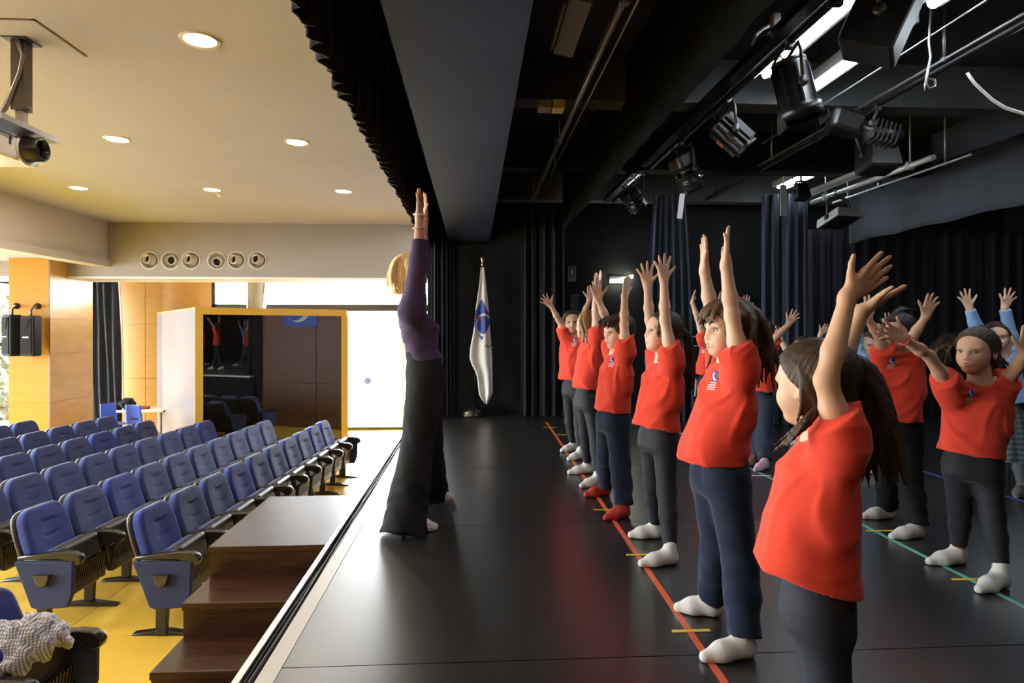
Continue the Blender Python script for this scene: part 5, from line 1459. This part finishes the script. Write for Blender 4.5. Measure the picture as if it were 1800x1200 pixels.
    # ---------------- hair
    if hair:
        M = M_hair[hairm]
        spec = hair
        pts = [H(0, 0, .6), H(-.6, 0, 0), H(.5, .5, 0), H(.5, -.5, 0), H(0, 0, -.5)]
        locks = []
        rr = random.Random(seed + 11)
        for lk in spec.get('locks', []):
            base = [V3(q) if len(q) == 3 and lk.get('world') else (V3(P(q[0], q[1], d + q[2])) if lk.get('px') else H(*q)) for q in lk['path']]
            n = lk.get('n', 1); sp = lk.get('spread', 0) * S; r0, r1 = lk['r'][0] * S, lk['r'][1] * S
            for i in range(n):
                o0 = np.array([rr.gauss(0, 1) for _ in range(3)]) * sp * .5; o1 = np.array([rr.gauss(0, 1) for _ in range(3)]) * sp
                path = []
                m_ = 9
                for j in range(m_):
                    t = j / (m_ - 1) * (len(base) - 1); q = min(int(t), len(base) - 2); f_ = t - q
                    p0, p1, p2, p3 = base[max(q - 1, 0)], base[q], base[q + 1], base[min(q + 2, len(base) - 1)]
                    c = .5 * ((2 * p1) + (p2 - p0) * f_ + (2 * p0 - 5 * p1 + 4 * p2 - p3) * f_ ** 2 + (3 * p1 - p0 - 3 * p2 + p3) * f_ ** 3)
                    tt = j / (m_ - 1); wv = lk.get('wave', 0) * S
                    path.append(c + (o0 * (1 - tt) + o1 * tt) * min(1, lk.get('s0', .3) + tt) + wv * np.array([math.sin(7 * tt + i), math.cos(6 * tt + i * 2), 0]))
                e_ = rr.uniform(.85, 1.0)
                locks.append((path, r0 * rr.uniform(.8, 1.2), r1 * rr.uniform(.7, 1.3)))
                pts += path
        lo, hi = bounds(pts, .035); hh = spec.get('h', min(h, .0046))
        F = Field(lo, hi, hh)
        tie = unit(np.array(spec.get('tie', (-.6, 0, .35))))
        ta = unit(np.cross(tie, [0, 1.0, 0.1])); tb = np.cross(tie, ta)
        def groove(qf, qr, qu):
            g = np.arctan2(qf * tb[0] + qr * tb[1] + qu * tb[2], qf * ta[0] + qr * ta[1] + qu * ta[2])
            return (np.sin(g * 40 + 1.5 * np.sin(qu * 30)) * .0016 + np.sin(g * 71) * .0010) * S / .205
        sc = spec.get('cap', (.455, .40, .405))
        hl = spec.get('hairline', (.27, .30)); nv = unit(np.array(spec.get('hn', (.86, 0, -.50))))
        pl_p = H(hl[0], 0, hl[1]); pl_n = nv[0] * H.f + nv[2] * H.u
        cuts = [(pl_p, pl_n)]
        if 'nape' in spec: cuts.append((H(0, 0, spec['nape']), -H.u))
        F.ell(H(-.075, 0, .125), np.array(sc) * S, H.R, cut=cuts, disp=groove)
        F.ell(H(-.16, 0, -.06), np.array([.34, .36, .38]) * S, H.R, k=.03 * S, cut=[(pl_p, pl_n), (H(0, 0, spec.get('nape', -.42)), -H.u), (H(-.02 if spec.get('ears', True) else .12, 0, 0), H.f)], disp=groove)
        for bc, br in spec.get('bob', []):
            F.ell(H(*bc), np.array(br) * S, H.R, k=.03 * S, cut=[(pl_p, pl_n), (H(.13, 0, 0), H.f), (H(0, 0, spec['nape']), -H.u)], disp=groove)
        for path, r0, r1 in locks:
            for j in range(len(path) - 1):
                t0, t1 = j / (len(path) - 1), (j + 1) / (len(path) - 1)
                shp = lambda t: (.65 + .35 * math.sin(math.pi * min(t * 1.6, 1))) if t < .6 else 1 - .6 * (t - .6) / .4
                F.cap(path[j], path[j + 1], (r0 + (r1 - r0) * t0) * shp(t0), (r0 + (r1 - r0) * t1) * shp(t1), .006)
        ho = F.obj('hair', M, root, L)
        for st in spec.get('strands', []):
            mb = MB(); base = [V3(P(q[0], q[1], d + q[2])) if st.get('px') else H(*q) for q in st['path']]
            for i in range(st['n']):
                o = np.array([rr.gauss(0, 1) for _ in range(3)]) * st['spread'] * S; o2 = np.array([rr.gauss(0, 1) for _ in range(3)]) * st['spread'] * S * 1.6
                m_ = len(base); mb.tube([base[j] + o * .6 + (o2 - o * .6) * j / (m_ - 1) + np.array([rr.gauss(0, .0012) for _ in range(3)]) - L for j in range(m_)], [.0007] * (m_ - 1) + [.0003], n=3)
            w = mb.build('wisps', M, ho); w['kind'] = 'stuff'
    return root, H, L, shirt_o

def bracelet(root, L, c, axis, r, m, tube=.004, name='bracelet'):
    R = rotm(axis); n = 20
    MB().tube([Vector(V3(c) - L) + R @ Vector((r * math.cos(2 * math.pi * i / n), r * math.sin(2 * math.pi * i / n), 0)) for i in range(n + 1)], tube, n=6, cap=False).build(name, m, root)

UP = (0, 0, 1)
PROF = [(0, .050, .042), (.07, .085, .064), (.18, .110, .082), (.42, .117, .088), (.75, .122, .096), (1, .132, .105)]
PONY = {'tie': (-.8, 0, .25)}
FRONT, SECOND = 'children in the front row on the red line', 'children farther back on the stage'

# --- the woman leading the exercise (faces +x)
wr = person('blond woman in purple top and wide black trousers standing at the stage edge, arms raised', 3.9,
       head=(723, 479), neck=(722, 537), hip=(748, 655), hem=(747, 636), yaw=8, k=1.27, S=.215, h=.0052, skin='adult', name='person',
       armR=dict(sh=(724, 545, -.15), el=(736, 455, -.17), wr=(737, 380, -.17), tip=(740, 330, -.17), th=(10, -3, .10), n=(0, 1, 0), curl=.25, spread=.32, L=.172, cuff=.46),
       armL=dict(sh=(727, 530, .17), el=(742, 452, .17), wr=(746, 385, .17), tip=(748, 338, .17), th=(10, -3, -.1), n=(0, -1, 0), curl=.25, spread=.25, L=.172, cuff=.46),
       legs=[dict(side=1, kn=(733, 790), foot=(772, 931, 700, 937), fs=.95, len=1.27, cuff=-.02), dict(side=-1, kn=(752, 775), foot=(800, 880, 742, 882), len=1.27, cuff=-.02)],
       shirt=mat('purple_jersey', (0.052, 0.033, 0.082), rough=.8, spec=.2, sheen=.2, bump=.2, bscale=30), long_sleeve=True, fold=.0022, seed=5, shoe=1,
       prof=[(0, .045, .040), (.08, .075, .056), (.22, .110, .078, .010), (.38, .112, .098, .020), (.52, .102, .084, .012), (.72, .098, .078, 0), (1, .122, .104, -.003)],
       trousers=M_dark_trouser, tight=False, flare=(.092, .075, .088, .112), feet=mat('white_canvas', (.75, .74, .70), rough=.6), hairm='blond', sleeve=1, faceon=True, shw=.13,
       hair=dict(tie=(0, 0, 1), cap=(.50, .45, .44), hairline=(.24, .26), hn=(.90, 0, -.42), ears=False, nape=-.62, bob=[((-.17, 0, -.02), (.47, .47, .56)), ((-.20, 0, -.30), (.42, .45, .48))],
                 locks=[dict(path=[(-.05, s * .14, .50), (-.10, s * .46, .20), (-.06, s * .46, -.15), (-.10, s * .42, -.44)], n=9, spread=.07, r=(.055, .045), s0=.5) for s in (-1, 1)] +
                       [dict(path=[(-.1, s * .10, .53), (-.46, s * .34, .22), (-.54, s * .32, -.15), (-.50, s * .28, -.44)], n=10, spread=.07, r=(.055, .045), s0=.5) for s in (-1, 0, 1)]))
root_w, Hw, Lw, _ = wr
bracelet(root_w, Lw, P(737, 402, 3.73), (0.05, 0, 1), .037, mat('bead_pale', (.6, .5, .4), rough=.5)); bracelet(root_w, Lw, P(737, 378, 3.73), (.1, 0, 1), .0325, M_whprint, .005)
for o_ in root_w.children:
    if o_.name.startswith('shoe'):
        o_['label'] = 'white canvas shoe'

# --- front row on the red line, far to near
person('dark haired girl facing the viewer at the far end of the front row', 5.85, head=(1007, 566), neck=(1008, 594), hip=(1009, 680), hem=(1005, 667), yaw=225, head_yaw=258, k=1.04, S=.215, h=.0066, skin='tan', group=FRONT, seed=2,
       armR=dict(sh=(993, 585), el=(982, 562, -.03), wr=(969, 538, -.06), tip=(959, 527, -.08), th=(6, -10, 0), n=(-.5, -.8, 0), spread=.8, curl=.05, slv=.42),
       armL=dict(sh=(1024, 588, -.02), el=(1026, 552, -.04), wr=(1036, 527, -.05), tip=(1040, 503, -.05), th=(-8, -2, 0), n=(0, -1, 0), spread=.3, curl=.5),
       legs=[dict(side=1, kn=(1002, 740), foot=(984, 795, 1013, 792)), dict(side=-1, kn=(1018, 742), foot=(996, 810, 1026, 806))],
       emblem=(1011, 597, .018), hairm='dark', hair=dict(cap=(.47, .41, .42), locks=[dict(path=[(.05, s * .25, .42), (-.10, s * .42, .1), (-.3, s * .3, -.2)], n=4, spread=.07, r=(.07, .05)) for s in (-1, 1)]))
person('girl with long light brown hair over her cheek, second from the far end', 4.9, head=(1033, 571), neck=(1038, 596), hip=(1031, 700), hem=(1031, 682), yaw=196, head_yaw=186, k=1.04, S=.21, h=.006, skin='fair', group=FRONT, seed=3,
       armL=dict(sh=(1049, 590, -.13), el=(1047, 550, -.13), wr=(1047, 510, -.13), tip=(1050, 476, -.13), th=(8, -4, .08), n=(0, 1, 0), spread=.25, curl=.2, slv=.35),
       armR=dict(sh=(1034, 590, .13), el=(1044, 550, .13), wr=(1053, 505, .13), tip=(1057, 473, .13), th=(6, -4, -.1), n=(0, -1, 0), spread=.2, curl=.15, slv=.3),
       legs=[dict(side=-1, kn=(1046, 760), foot=(1018, 858, 1058, 852)), dict(side=1, kn=(1029, 760), foot=(992, 834, 1040, 831))],
       hairm='fairbrown', hair=dict(tie=(0, 0, 1), ears=False, nape=-.5, cap=(.47, .41, .43),
         locks=[dict(path=[(.12, -.22, .45), (.22, -.40, .1), (.14, -.46, -.3), (.10, -.44, -.85)], n=10, spread=.12, r=(.085, .04), wave=.02), dict(path=[(-.1, -.3, .45), (-.15, -.48, .0), (-.1, -.48, -.5), (-.05, -.46, -.95)], n=10, spread=.14, r=(.09, .04), wave=.02),
                dict(path=[(.16, -.16, .47), (.33, -.30, .20), (.31, -.36, -.15), (.24, -.38, -.62)], n=9, spread=.07, r=(.055, .03), wave=.02),
                dict(path=[(-.3, 0, .4), (-.5, 0, -.1), (-.45, 0, -.7)], n=10, spread=.2, r=(.09, .05))]))
person('short haired boy in navy track trousers and red shoes in the front row', 4.1, head=(1087, 583), neck=(1086, 619), hip=(1077, 735), hem=(1076, 722), yaw=200, head_yaw=196, head_pitch=-4, k=1.06, S=.222, h=.0052, skin='fair', group=FRONT, seed=4,
       armL=dict(sh=(1099, 614, -.13), el=(1097, 570, -.13), wr=(1098, 520, -.13), tip=(1104, 484, -.13), th=(12, -4, .05), n=(0, 1, 0), spread=.12, curl=.15, slv=.38),
       armR=dict(sh=(1076, 612, .13), el=(1066, 562, .13), wr=(1052, 527, .13), tip=(1046, 500, .13), th=(12, -6, -.0), n=(.2, -1, 0), spread=.35, curl=.15, slv=.35),
       legs=[dict(side=-1, kn=(1090, 815), foot=(1060, 916, 1105, 907)), dict(side=1, kn=(1066, 805), foot=(1025, 874, 1072, 870))],
       trousers=M_navy, tight=False, feet=mat('red_shoe', (0.45, 0.03, 0.02), rough=.6), shoe=1, emblem=(1076, 631, .018), fold=.006, hairm='dark',
       hair=dict(cap=(.485, .405, .425), hairline=(.30, .20), hn=(.92, 0, -.38), tie=(-.2, 0, 1), nape=-.30, locks=[dict(path=[(.18, .12 * s, .44), (.36, .12 * s, .30), (.41, .11 * s, .17)], n=4, spread=.07, r=(.06, .03)) for s in (-2, -1, 0, 1, 2)]))
person('girl with a long dark ponytail, palms spread high, in the middle of the front row', 3.33, head=(1164, 583), neck=(1168, 632), hip=(1157, 765), hem=(1152, 750), yaw=203, head_yaw=186, head_pitch=6, k=1.04, S=.212, h=.0047, skin='fair', group=FRONT, seed=6,
       armL=dict(sh=(1181, 634, -.13), el=(1169, 562, -.13), wr=(1167, 493, -.13), tip=(1164, 444, -.13), th=(22, -2, .02), n=(.1, 1, 0), spread=.75, curl=.08, slv=.34),
       armR=dict(sh=(1157, 630, .13), el=(1142, 562, .13), wr=(1138, 503, .13), tip=(1133, 462, .13), th=(18, -4, 0), n=(.1, -1, 0), spread=.75, curl=.08, slv=.32),
       legs=[dict(side=-1, kn=(1172, 865), foot=(1118, 997, 1190, 990)), dict(side=1, kn=(1148, 855), foot=(1102, 945, 1164, 945))],
       emblem=(1135, 637, .018), hairm='dark', fold=.005,
       hair=dict(tie=(-.85, 0, .1), cap=(.475, .405, .42), locks=[dict(path=[(-.48, 0, .06), (-.66, .02, -.05), (-.80, .05, -.5), (-.84, .06, -1.0), (-.80, .06, -1.45)], n=30, spread=.13, r=(.075, .03), s0=.2),
             dict(path=[(.22, -.30, .28), (.24, -.35, .0), (.20, -.36, -.22)], n=3, spread=.05, r=(.035, .015), wave=.03)],
             strands=[dict(path=[(-.1, 0, .50), (-.3, 0, .47), (-.5, 0, .35), (-.62, 0, .15)], n=40, spread=.06)]))
person('girl with shoulder length brown hair leaning back, second nearest in the front row', 2.43, head=(1279, 578), neck=(1283, 636), hip=(1264, 830), hem=(1257, 808), yaw=192, head_yaw=188, head_pitch=-2, k=1.06, S=.212, h=.0046, skin='fair', group=FRONT, seed=8,
       armL=dict(sh=(1302, 645, -.135), el=(1287, 555, -.135), wr=(1276, 464, -.135), tip=(1279, 385, -.135), th=(-2, -12, .2), n=(-1, 0, 0), spread=.35, curls=(-.12, -.12, -.05, .30), slv=.40),
       armR=dict(sh=(1272, 634, .135), el=(1250, 546, .135), wr=(1238, 474, .135), tip=(1238, 411, .135), th=(14, -8, -.12), n=(-.6, -.8, 0), spread=.4, curl=.12, slv=.35),
       legs=[dict(side=-1, kn=(1300, 985), foot=(1228, 1164, 1325, 1152), len=1.03), dict(side=1, kn=(1262, 965), foot=(1182, 1073, 1268, 1083), len=1.03)],
       trousers=M_navy, tight=False, emblem=(1258, 661, .018, (.5, 0, 1)), hairm='brown', fold=.006, hemtilt=-.1, prof=[(0, .050, .042), (.07, .085, .062), (.18, .108, .082), (.42, .114, .092, .0), (.75, .118, .108, .012), (1, .126, .122, .018)],
       hair=dict(tie=(0, 0, 1), ears=False, nape=-.5, cap=(.49, .43, .43), hairline=(.28, .24), hn=(.90, 0, -.45),
         locks=[dict(path=[(-.05, s * .22, .50), (-.14, s * .47, .15), (-.12, s * .47, -.25), (-.02, s * .40, -.60)], n=10, spread=.12, r=(.075, .04), wave=.03) for s in (-1, 1)] +
               [dict(path=[(-.2, s * .1, .5), (-.52, s * .2, .15), (-.60, s * .22, -.30), (-.62, s * .2, -.85)], n=12, spread=.13, r=(.08, .04), wave=.03) for s in (-1, 0, 1)] +
               [dict(path=[(.10, s * .1, .52), (.34, s * .12, .34), (.43, s * .12, .12)], n=5, spread=.06, r=(.045, .015)) for s in (-1.6, -.5, .6, 1.6)] +
               [dict(path=[(.12, -.26, .44), (.20, -.42, .1), (.12, -.43, -.3), (.06, -.40, -.62)], n=5, spread=.06, r=(.05, .03), wave=.03)]))
near = person('nearest child, girl with long dark hair seen from behind, palms turned up', 1.56, head=(1428, 674), neck=(1446, 765), hip=(1434, 1050), hem=(1412, 1006), yaw=160, head_yaw=120, head_pitch=-4, k=1.0, S=.207, h=.0042, skin='tan', group=FRONT, seed=9, faceon=False,
       armL=dict(sh=(1478, 772, -.11), el=(1452, 668, -.12), wr=(1491, 520, -.12), tip=(1562, 462, -.13), th=(-2, -50, -.02), n=(-.5, 0, .85), spread=.28, curls=(.05, .0, .05, .15), L=.128, slv=.30),
       armR=dict(sh=(1448, 756, .13), el=(1470, 650, .12), wr=(1517, 545, .12), tip=(1580, 512, .12), th=(10, -30, -.2), n=(-.4, 0, .9), spread=.2, curl=.05, L=.128, slv=.35),
       legs=[dict(side=-1, kn=(1462, 1260), foot=(1400, 1520, 1500, 1500)), dict(side=1, kn=(1445, 1230), foot=(1390, 1420, 1480, 1410))],
       trousers=mat('dark_slate_legging', (0.020, 0.022, 0.032), rough=.75, spec=.2), tight=True, hairm='dark', fold=.004, hemtilt=.12, prof=[(0, .052, .044), (.07, .088, .066), (.18, .112, .090), (.42, .122, .102), (.75, .132, .118), (1, .142, .132, -.01)],
       hair=dict(tie=(-.4, 0, .9), cap=(.485, .425, .425), hairline=(.24, .30), hn=(.76, 0, -.65), nape=-.36,
         locks=[dict(path=[(1500, 640, -.02), (1530, 680, -.01), (1552, 745, .0), (1566, 828, .0)], px=True, n=16, spread=.16, r=(.10, .035), s0=.5),
                dict(path=[(1480, 640, .03), (1512, 700, .03), (1525, 770, .02), (1528, 828, .02)], px=True, n=16, spread=.16, r=(.10, .035), s0=.5),
                dict(path=[(1470, 620, .0), (1492, 700, .02), (1505, 765, .02), (1512, 815, .02)], px=True, n=10, spread=.12, r=(.10, .04), s0=.5),
                dict(path=[(1432, 720, -.10), (1412, 745, -.115), (1388, 768, -.10), (1362, 792, -.07)], px=True, n=6, spread=.05, r=(.024, .010), s0=.7),
                dict(path=[(-.10, -.38, .20), (-.16, -.40, -.02), (-.18, -.36, -.25), (-.14, -.31, -.42)], n=12, spread=.07, r=(.03, .02))]))

# --- second row on the green line and beyond
k7 = person('girl with a red bracelet and frizzy tied hair, arms spread wide, at the right', 2.98, head=(1716, 617), neck=(1722, 672), hip=(1709, 812), hem=(1706, 797), yaw=240, head_yaw=205, head_pitch=0, k=1.05, S=.212, h=.0046, skin='tan', group=SECOND, seed=10,
       armR=dict(sh=(1670, 682, -.02), el=(1633, 625, -.10), wr=(1586, 594, -.16), tip=(1549, 578, -.18), th=(8, -22, 0), n=(-.3, -.9, 0), spread=.55, curl=.10, slv=.32),
       armL=dict(sh=(1758, 678, .0), el=(1784, 650, -.06), wr=(1800, 622, -.12), tip=(1812, 580, -.14), th=(-14, -12, 0), n=(-.4, -.8, 0), spread=.4, curl=.15, slv=.35),
       legs=[dict(side=1, kn=(1687, 895), foot=(1621, 993, 1697, 990), len=.88), dict(side=-1, kn=(1745, 905), foot=(1712, 1045, 1768, 1030), len=.88)],
       emblem=(1707, 690, .0175), hairm='dark', fold=.004,
       hair=dict(tie=(-.85, 0, .2), cap=(.48, .41, .43), locks=[dict(path=[(-.50, 0, .05), (-.66, -.02, .0), (-.74, -.04, -.30), (-.68, -.05, -.62)], n=18, spread=.14, r=(.08, .03), wave=.03),
              dict(path=[(.0, .38, .2), (.10, .55, .10), (.05, .62, -.20)], n=9, spread=.14, r=(.04, .015), wave=.05)],
              strands=[dict(path=[(.0, .36, .3), (.12, .52, .25), (.16, .64, .08), (.08, .68, -.16)], n=110, spread=.10), dict(path=[(-.1, 0, .52), (-.3, 0, .50), (-.5, 0, .38), (-.7, 0, .2)], n=50, spread=.08)]))
bracelet(k7[0], k7[2], P(1590, 597, 2.82), (P(1633, 625, 2.88) - P(1586, 594, 2.82)), .0245, mat('red_cord', (.5, .03, .03), rough=.7), .004)
person('black haired child with windblown ponytail and black trousers in the second row', 3.7, head=(1580, 584), neck=(1580, 621), hip=(1577, 752), hem=(1576, 738), yaw=238, head_yaw=212, k=1.06, S=.212, h=.0052, skin='tan', group=SECOND, seed=12,
       armR=dict(sh=(1554, 624, .0), el=(1544, 588, -.05), wr=(1525, 560, -.08), tip=(1531, 530, -.08), th=(-6, -8, .0), n=(-.2, 1, 0), spread=.3, curl=.3, slv=.30),
       armL=dict(sh=(1606, 626, .0), el=(1604, 592, -.12), wr=(1627, 557, -.12), tip=(1638, 527, -.12), th=(-8, -8, 0), n=(-.5, -.8, 0), spread=.25, curls=(.1, .15, .5, .8), slv=.32),
       legs=[dict(side=1, kn=(1562, 832), foot=(1512, 912, 1570, 910), len=1.03), dict(side=-1, kn=(1598, 840), foot=(1562, 948, 1622, 944), len=1.03)],
       trousers=M_dark_trouser, tight=False, emblem=(1568, 634, .0175), hairm='black',
       hair=dict(tie=(-.8, 0, .4), cap=(.49, .42, .44), hairline=(.29, .22), locks=[dict(path=[(-.45, 0, .2), (-.70, -.1, -.2), (-.85, -.2, -.9), (-.95, -.25, -1.5)], n=16, spread=.16, r=(.07, .02)), dict(path=[(.2, 0, .46), (-.15, 0, .54), (-.55, 0, .40)], n=12, spread=.2, r=(.05, .015))]))
plaid = check_mat('green_plaid', (0.016, 0.032, 0.030), (0.030, 0.055, 0.060), (0.10, 0.12, 0.13), 9.0)
person('small faced girl in light blue jumper with navy strap, partly hidden behind the second row', 5.4, head=(1526, 606), neck=(1528, 631), hip=(1530, 715), hem=(1530, 702), yaw=235, head_yaw=222, k=1.06, S=.205, h=.0068, skin='fair', group=SECOND, seed=13, shirt=M_lightblue, long_sleeve=True,
       armR=dict(sh=(1514, 631), el=(1507, 595, -.03), wr=(1512, 558, -.05), tip=(1520, 532, -.05), th=(8, -4, 0), n=(0, -1, 0), spread=.4),
       armL=dict(sh=(1546, 632), el=(1556, 603, .03), wr=(1560, 577, .03), tip=(1565, 552, .03), th=(-9, -6, 0), n=(0, -1, 0), spread=.7, curl=.1),
       legs=[dict(side=1, foot=(1500, 828, 1522, 826)), dict(side=-1, foot=(1525, 833, 1548, 830))], trousers=M_legging, skirt=(.24, .36, plaid), hairm='brown',
       hair=dict(cap=(.475, .41, .42), locks=[dict(path=[(.1, s * .25, .42), (-.05, s * .43, .05), (-.2, s * .38, -.35)], n=4, spread=.06, r=(.06, .04)) for s in (-1, 1)]))
person('girl in light blue jumper and green plaid skirt at the right edge', 4.43, head=(1752, 592), neck=(1755, 630), hip=(1768, 735), hem=(1766, 707), yaw=245, head_yaw=232, k=1.06, S=.205, h=.0058, skin='fair', group=SECOND, seed=14, shirt=M_lightblue, long_sleeve=True,
       armR=dict(sh=(1736, 626), el=(1719, 580, -.03), wr=(1704, 541, -.05), tip=(1694, 515, -.05), th=(16, -8, 0), n=(0, -1, 0), spread=.8, curl=.05, L=.142),
       armL=dict(sh=(1778, 632), el=(1776, 590, -.03), wr=(1766, 540, -.05), tip=(1778, 512, -.05), th=(-14, -6, 0), n=(0, -1, 0), spread=.85, curl=.05, L=.142),
       legs=[dict(side=1, kn=(1763, 800), foot=(1752, 868, 1768, 862)), dict(side=-1, kn=(1792, 800), foot=(1782, 879, 1800, 868))], trousers=mat('grey_tights', (.10, .11, .12), rough=.8), feet=mat('grey_sock', (.14, .145, .15), rough=.9), skirt=(.20, .34, plaid), hairm='dark',
       hair=dict(cap=(.475, .41, .42), locks=[dict(path=[(-.40, 0, .2), (-.55, 0, -.1), (-.55, 0, -.6)], n=10, spread=.12, r=(.08, .04))]))
k11 = person('child in dark red shirt with white drawstring, half hidden behind the leaning girl', 6.7, head=(1257, 575), neck=(1254, 597), hip=(1243, 675), hem=(1240, 660), yaw=205, k=1.08, S=.21, h=.0075, skin='fair', group=SECOND, seed=15,
       armR=dict(sh=(1236, 595), el=(1226, 560, .0), wr=(1217, 531, .0), tip=(1221, 513, .0), th=(4, -4, .1), n=(0, -1, 0), spread=.15, curl=.1, slv=.25),
       armL=dict(sh=(1262, 598, -.12), el=(1262, 565, -.12), wr=(1262, 535, -.12), tip=(1266, 517, -.12), th=(4, -4, .1), n=(0, 1, 0), spread=.15, curl=.1),
       legs=[dict(side=-1, foot=(1235, 782, 1256, 778)), dict(side=1, foot=(1225, 768, 1244, 766))], trousers=M_dark_trouser, tight=False, emblem=(1236, 611, .018), hairm='dark', hair=dict(cap=(.47, .41, .42)))
c0 = V3(P(1222, 664, 6.55)) - k11[2]
MB().tube([c0, c0 + np.array([.004, 0, -.10]), c0 + np.array([-.006, -.01, -.19])], .006, n=6).tube([c0, c0 + np.array([.02, 0, -.06]), c0 + np.array([.022, -.01, -.17])], .006, n=6).build('drawstring', M_whprint, k11[0])
person('child in a red polo and dark jeans with one pink sock, behind the leaning girl', 5.55, head=(1338, 583), neck=(1340, 609), hip=(1336, 705), hem=(1337, 687), yaw=215, head_yaw=190, k=1.06, S=.21, h=.0068, skin='tan', group=SECOND, seed=16,
       armL=dict(sh=(1354, 608, -.06), el=(1366, 590, -.15), wr=(1386, 570, -.15), tip=(1398, 552, -.15), th=(-6, -8, 0), n=(-.5, -.5, .5), spread=.6, curls=(.1, .2, .5, .6), slv=.6),
       armR=dict(sh=(1324, 606, .08), el=(1312, 575, .08), wr=(1308, 545, .08), tip=(1310, 522, .08), th=(6, -4, 0), n=(0, -1, 0)),
       legs=[dict(side=-1, kn=(1342, 765), foot=(1319, 832, 1348, 823), feet=mat('pink_sock', (.62, .36, .46), rough=.9)), dict(side=1, kn=(1326, 760), foot=(1308, 820, 1332, 816), feet=mat('brown_slipper', (.25, .12, .1), rough=.7))], trousers=M_jeans, tight=False, hairm='dark',
       hair=dict(cap=(.475, .41, .42), strands=[dict(path=[(-.2, -.2, .42), (-.1, -.45, .48), (.05, -.65, .42), (.1, -.75, .3)], n=40, spread=.10)]))
person('child mostly hidden behind the nearest girl, only two pale raised hands showing', 6.2, head=(1408, 610), neck=(1408, 632), hip=(1408, 705), hem=(1408, 690), yaw=225, k=1.0, S=.20, h=.0075, skin='fair', group=SECOND, seed=17,
       armR=dict(sh=(1393, 632), el=(1380, 612), wr=(1372, 594), tip=(1366, 575), th=(-6, -4, 0), n=(0, -1, 0), spread=.4, curls=(.1, .1, .8, .9)),
       armL=dict(sh=(1424, 632), el=(1434, 608), wr=(1442, 588), tip=(1454, 574), th=(-10, -12, 0), n=(-.3, -.9, 0), spread=.4),
       legs=[dict(side=-1, foot=(1398, 790, 1420, 787)), dict(side=1, foot=(1388, 783, 1410, 781))], hairm='dark', hair=dict(cap=(.47, .41, .42)))
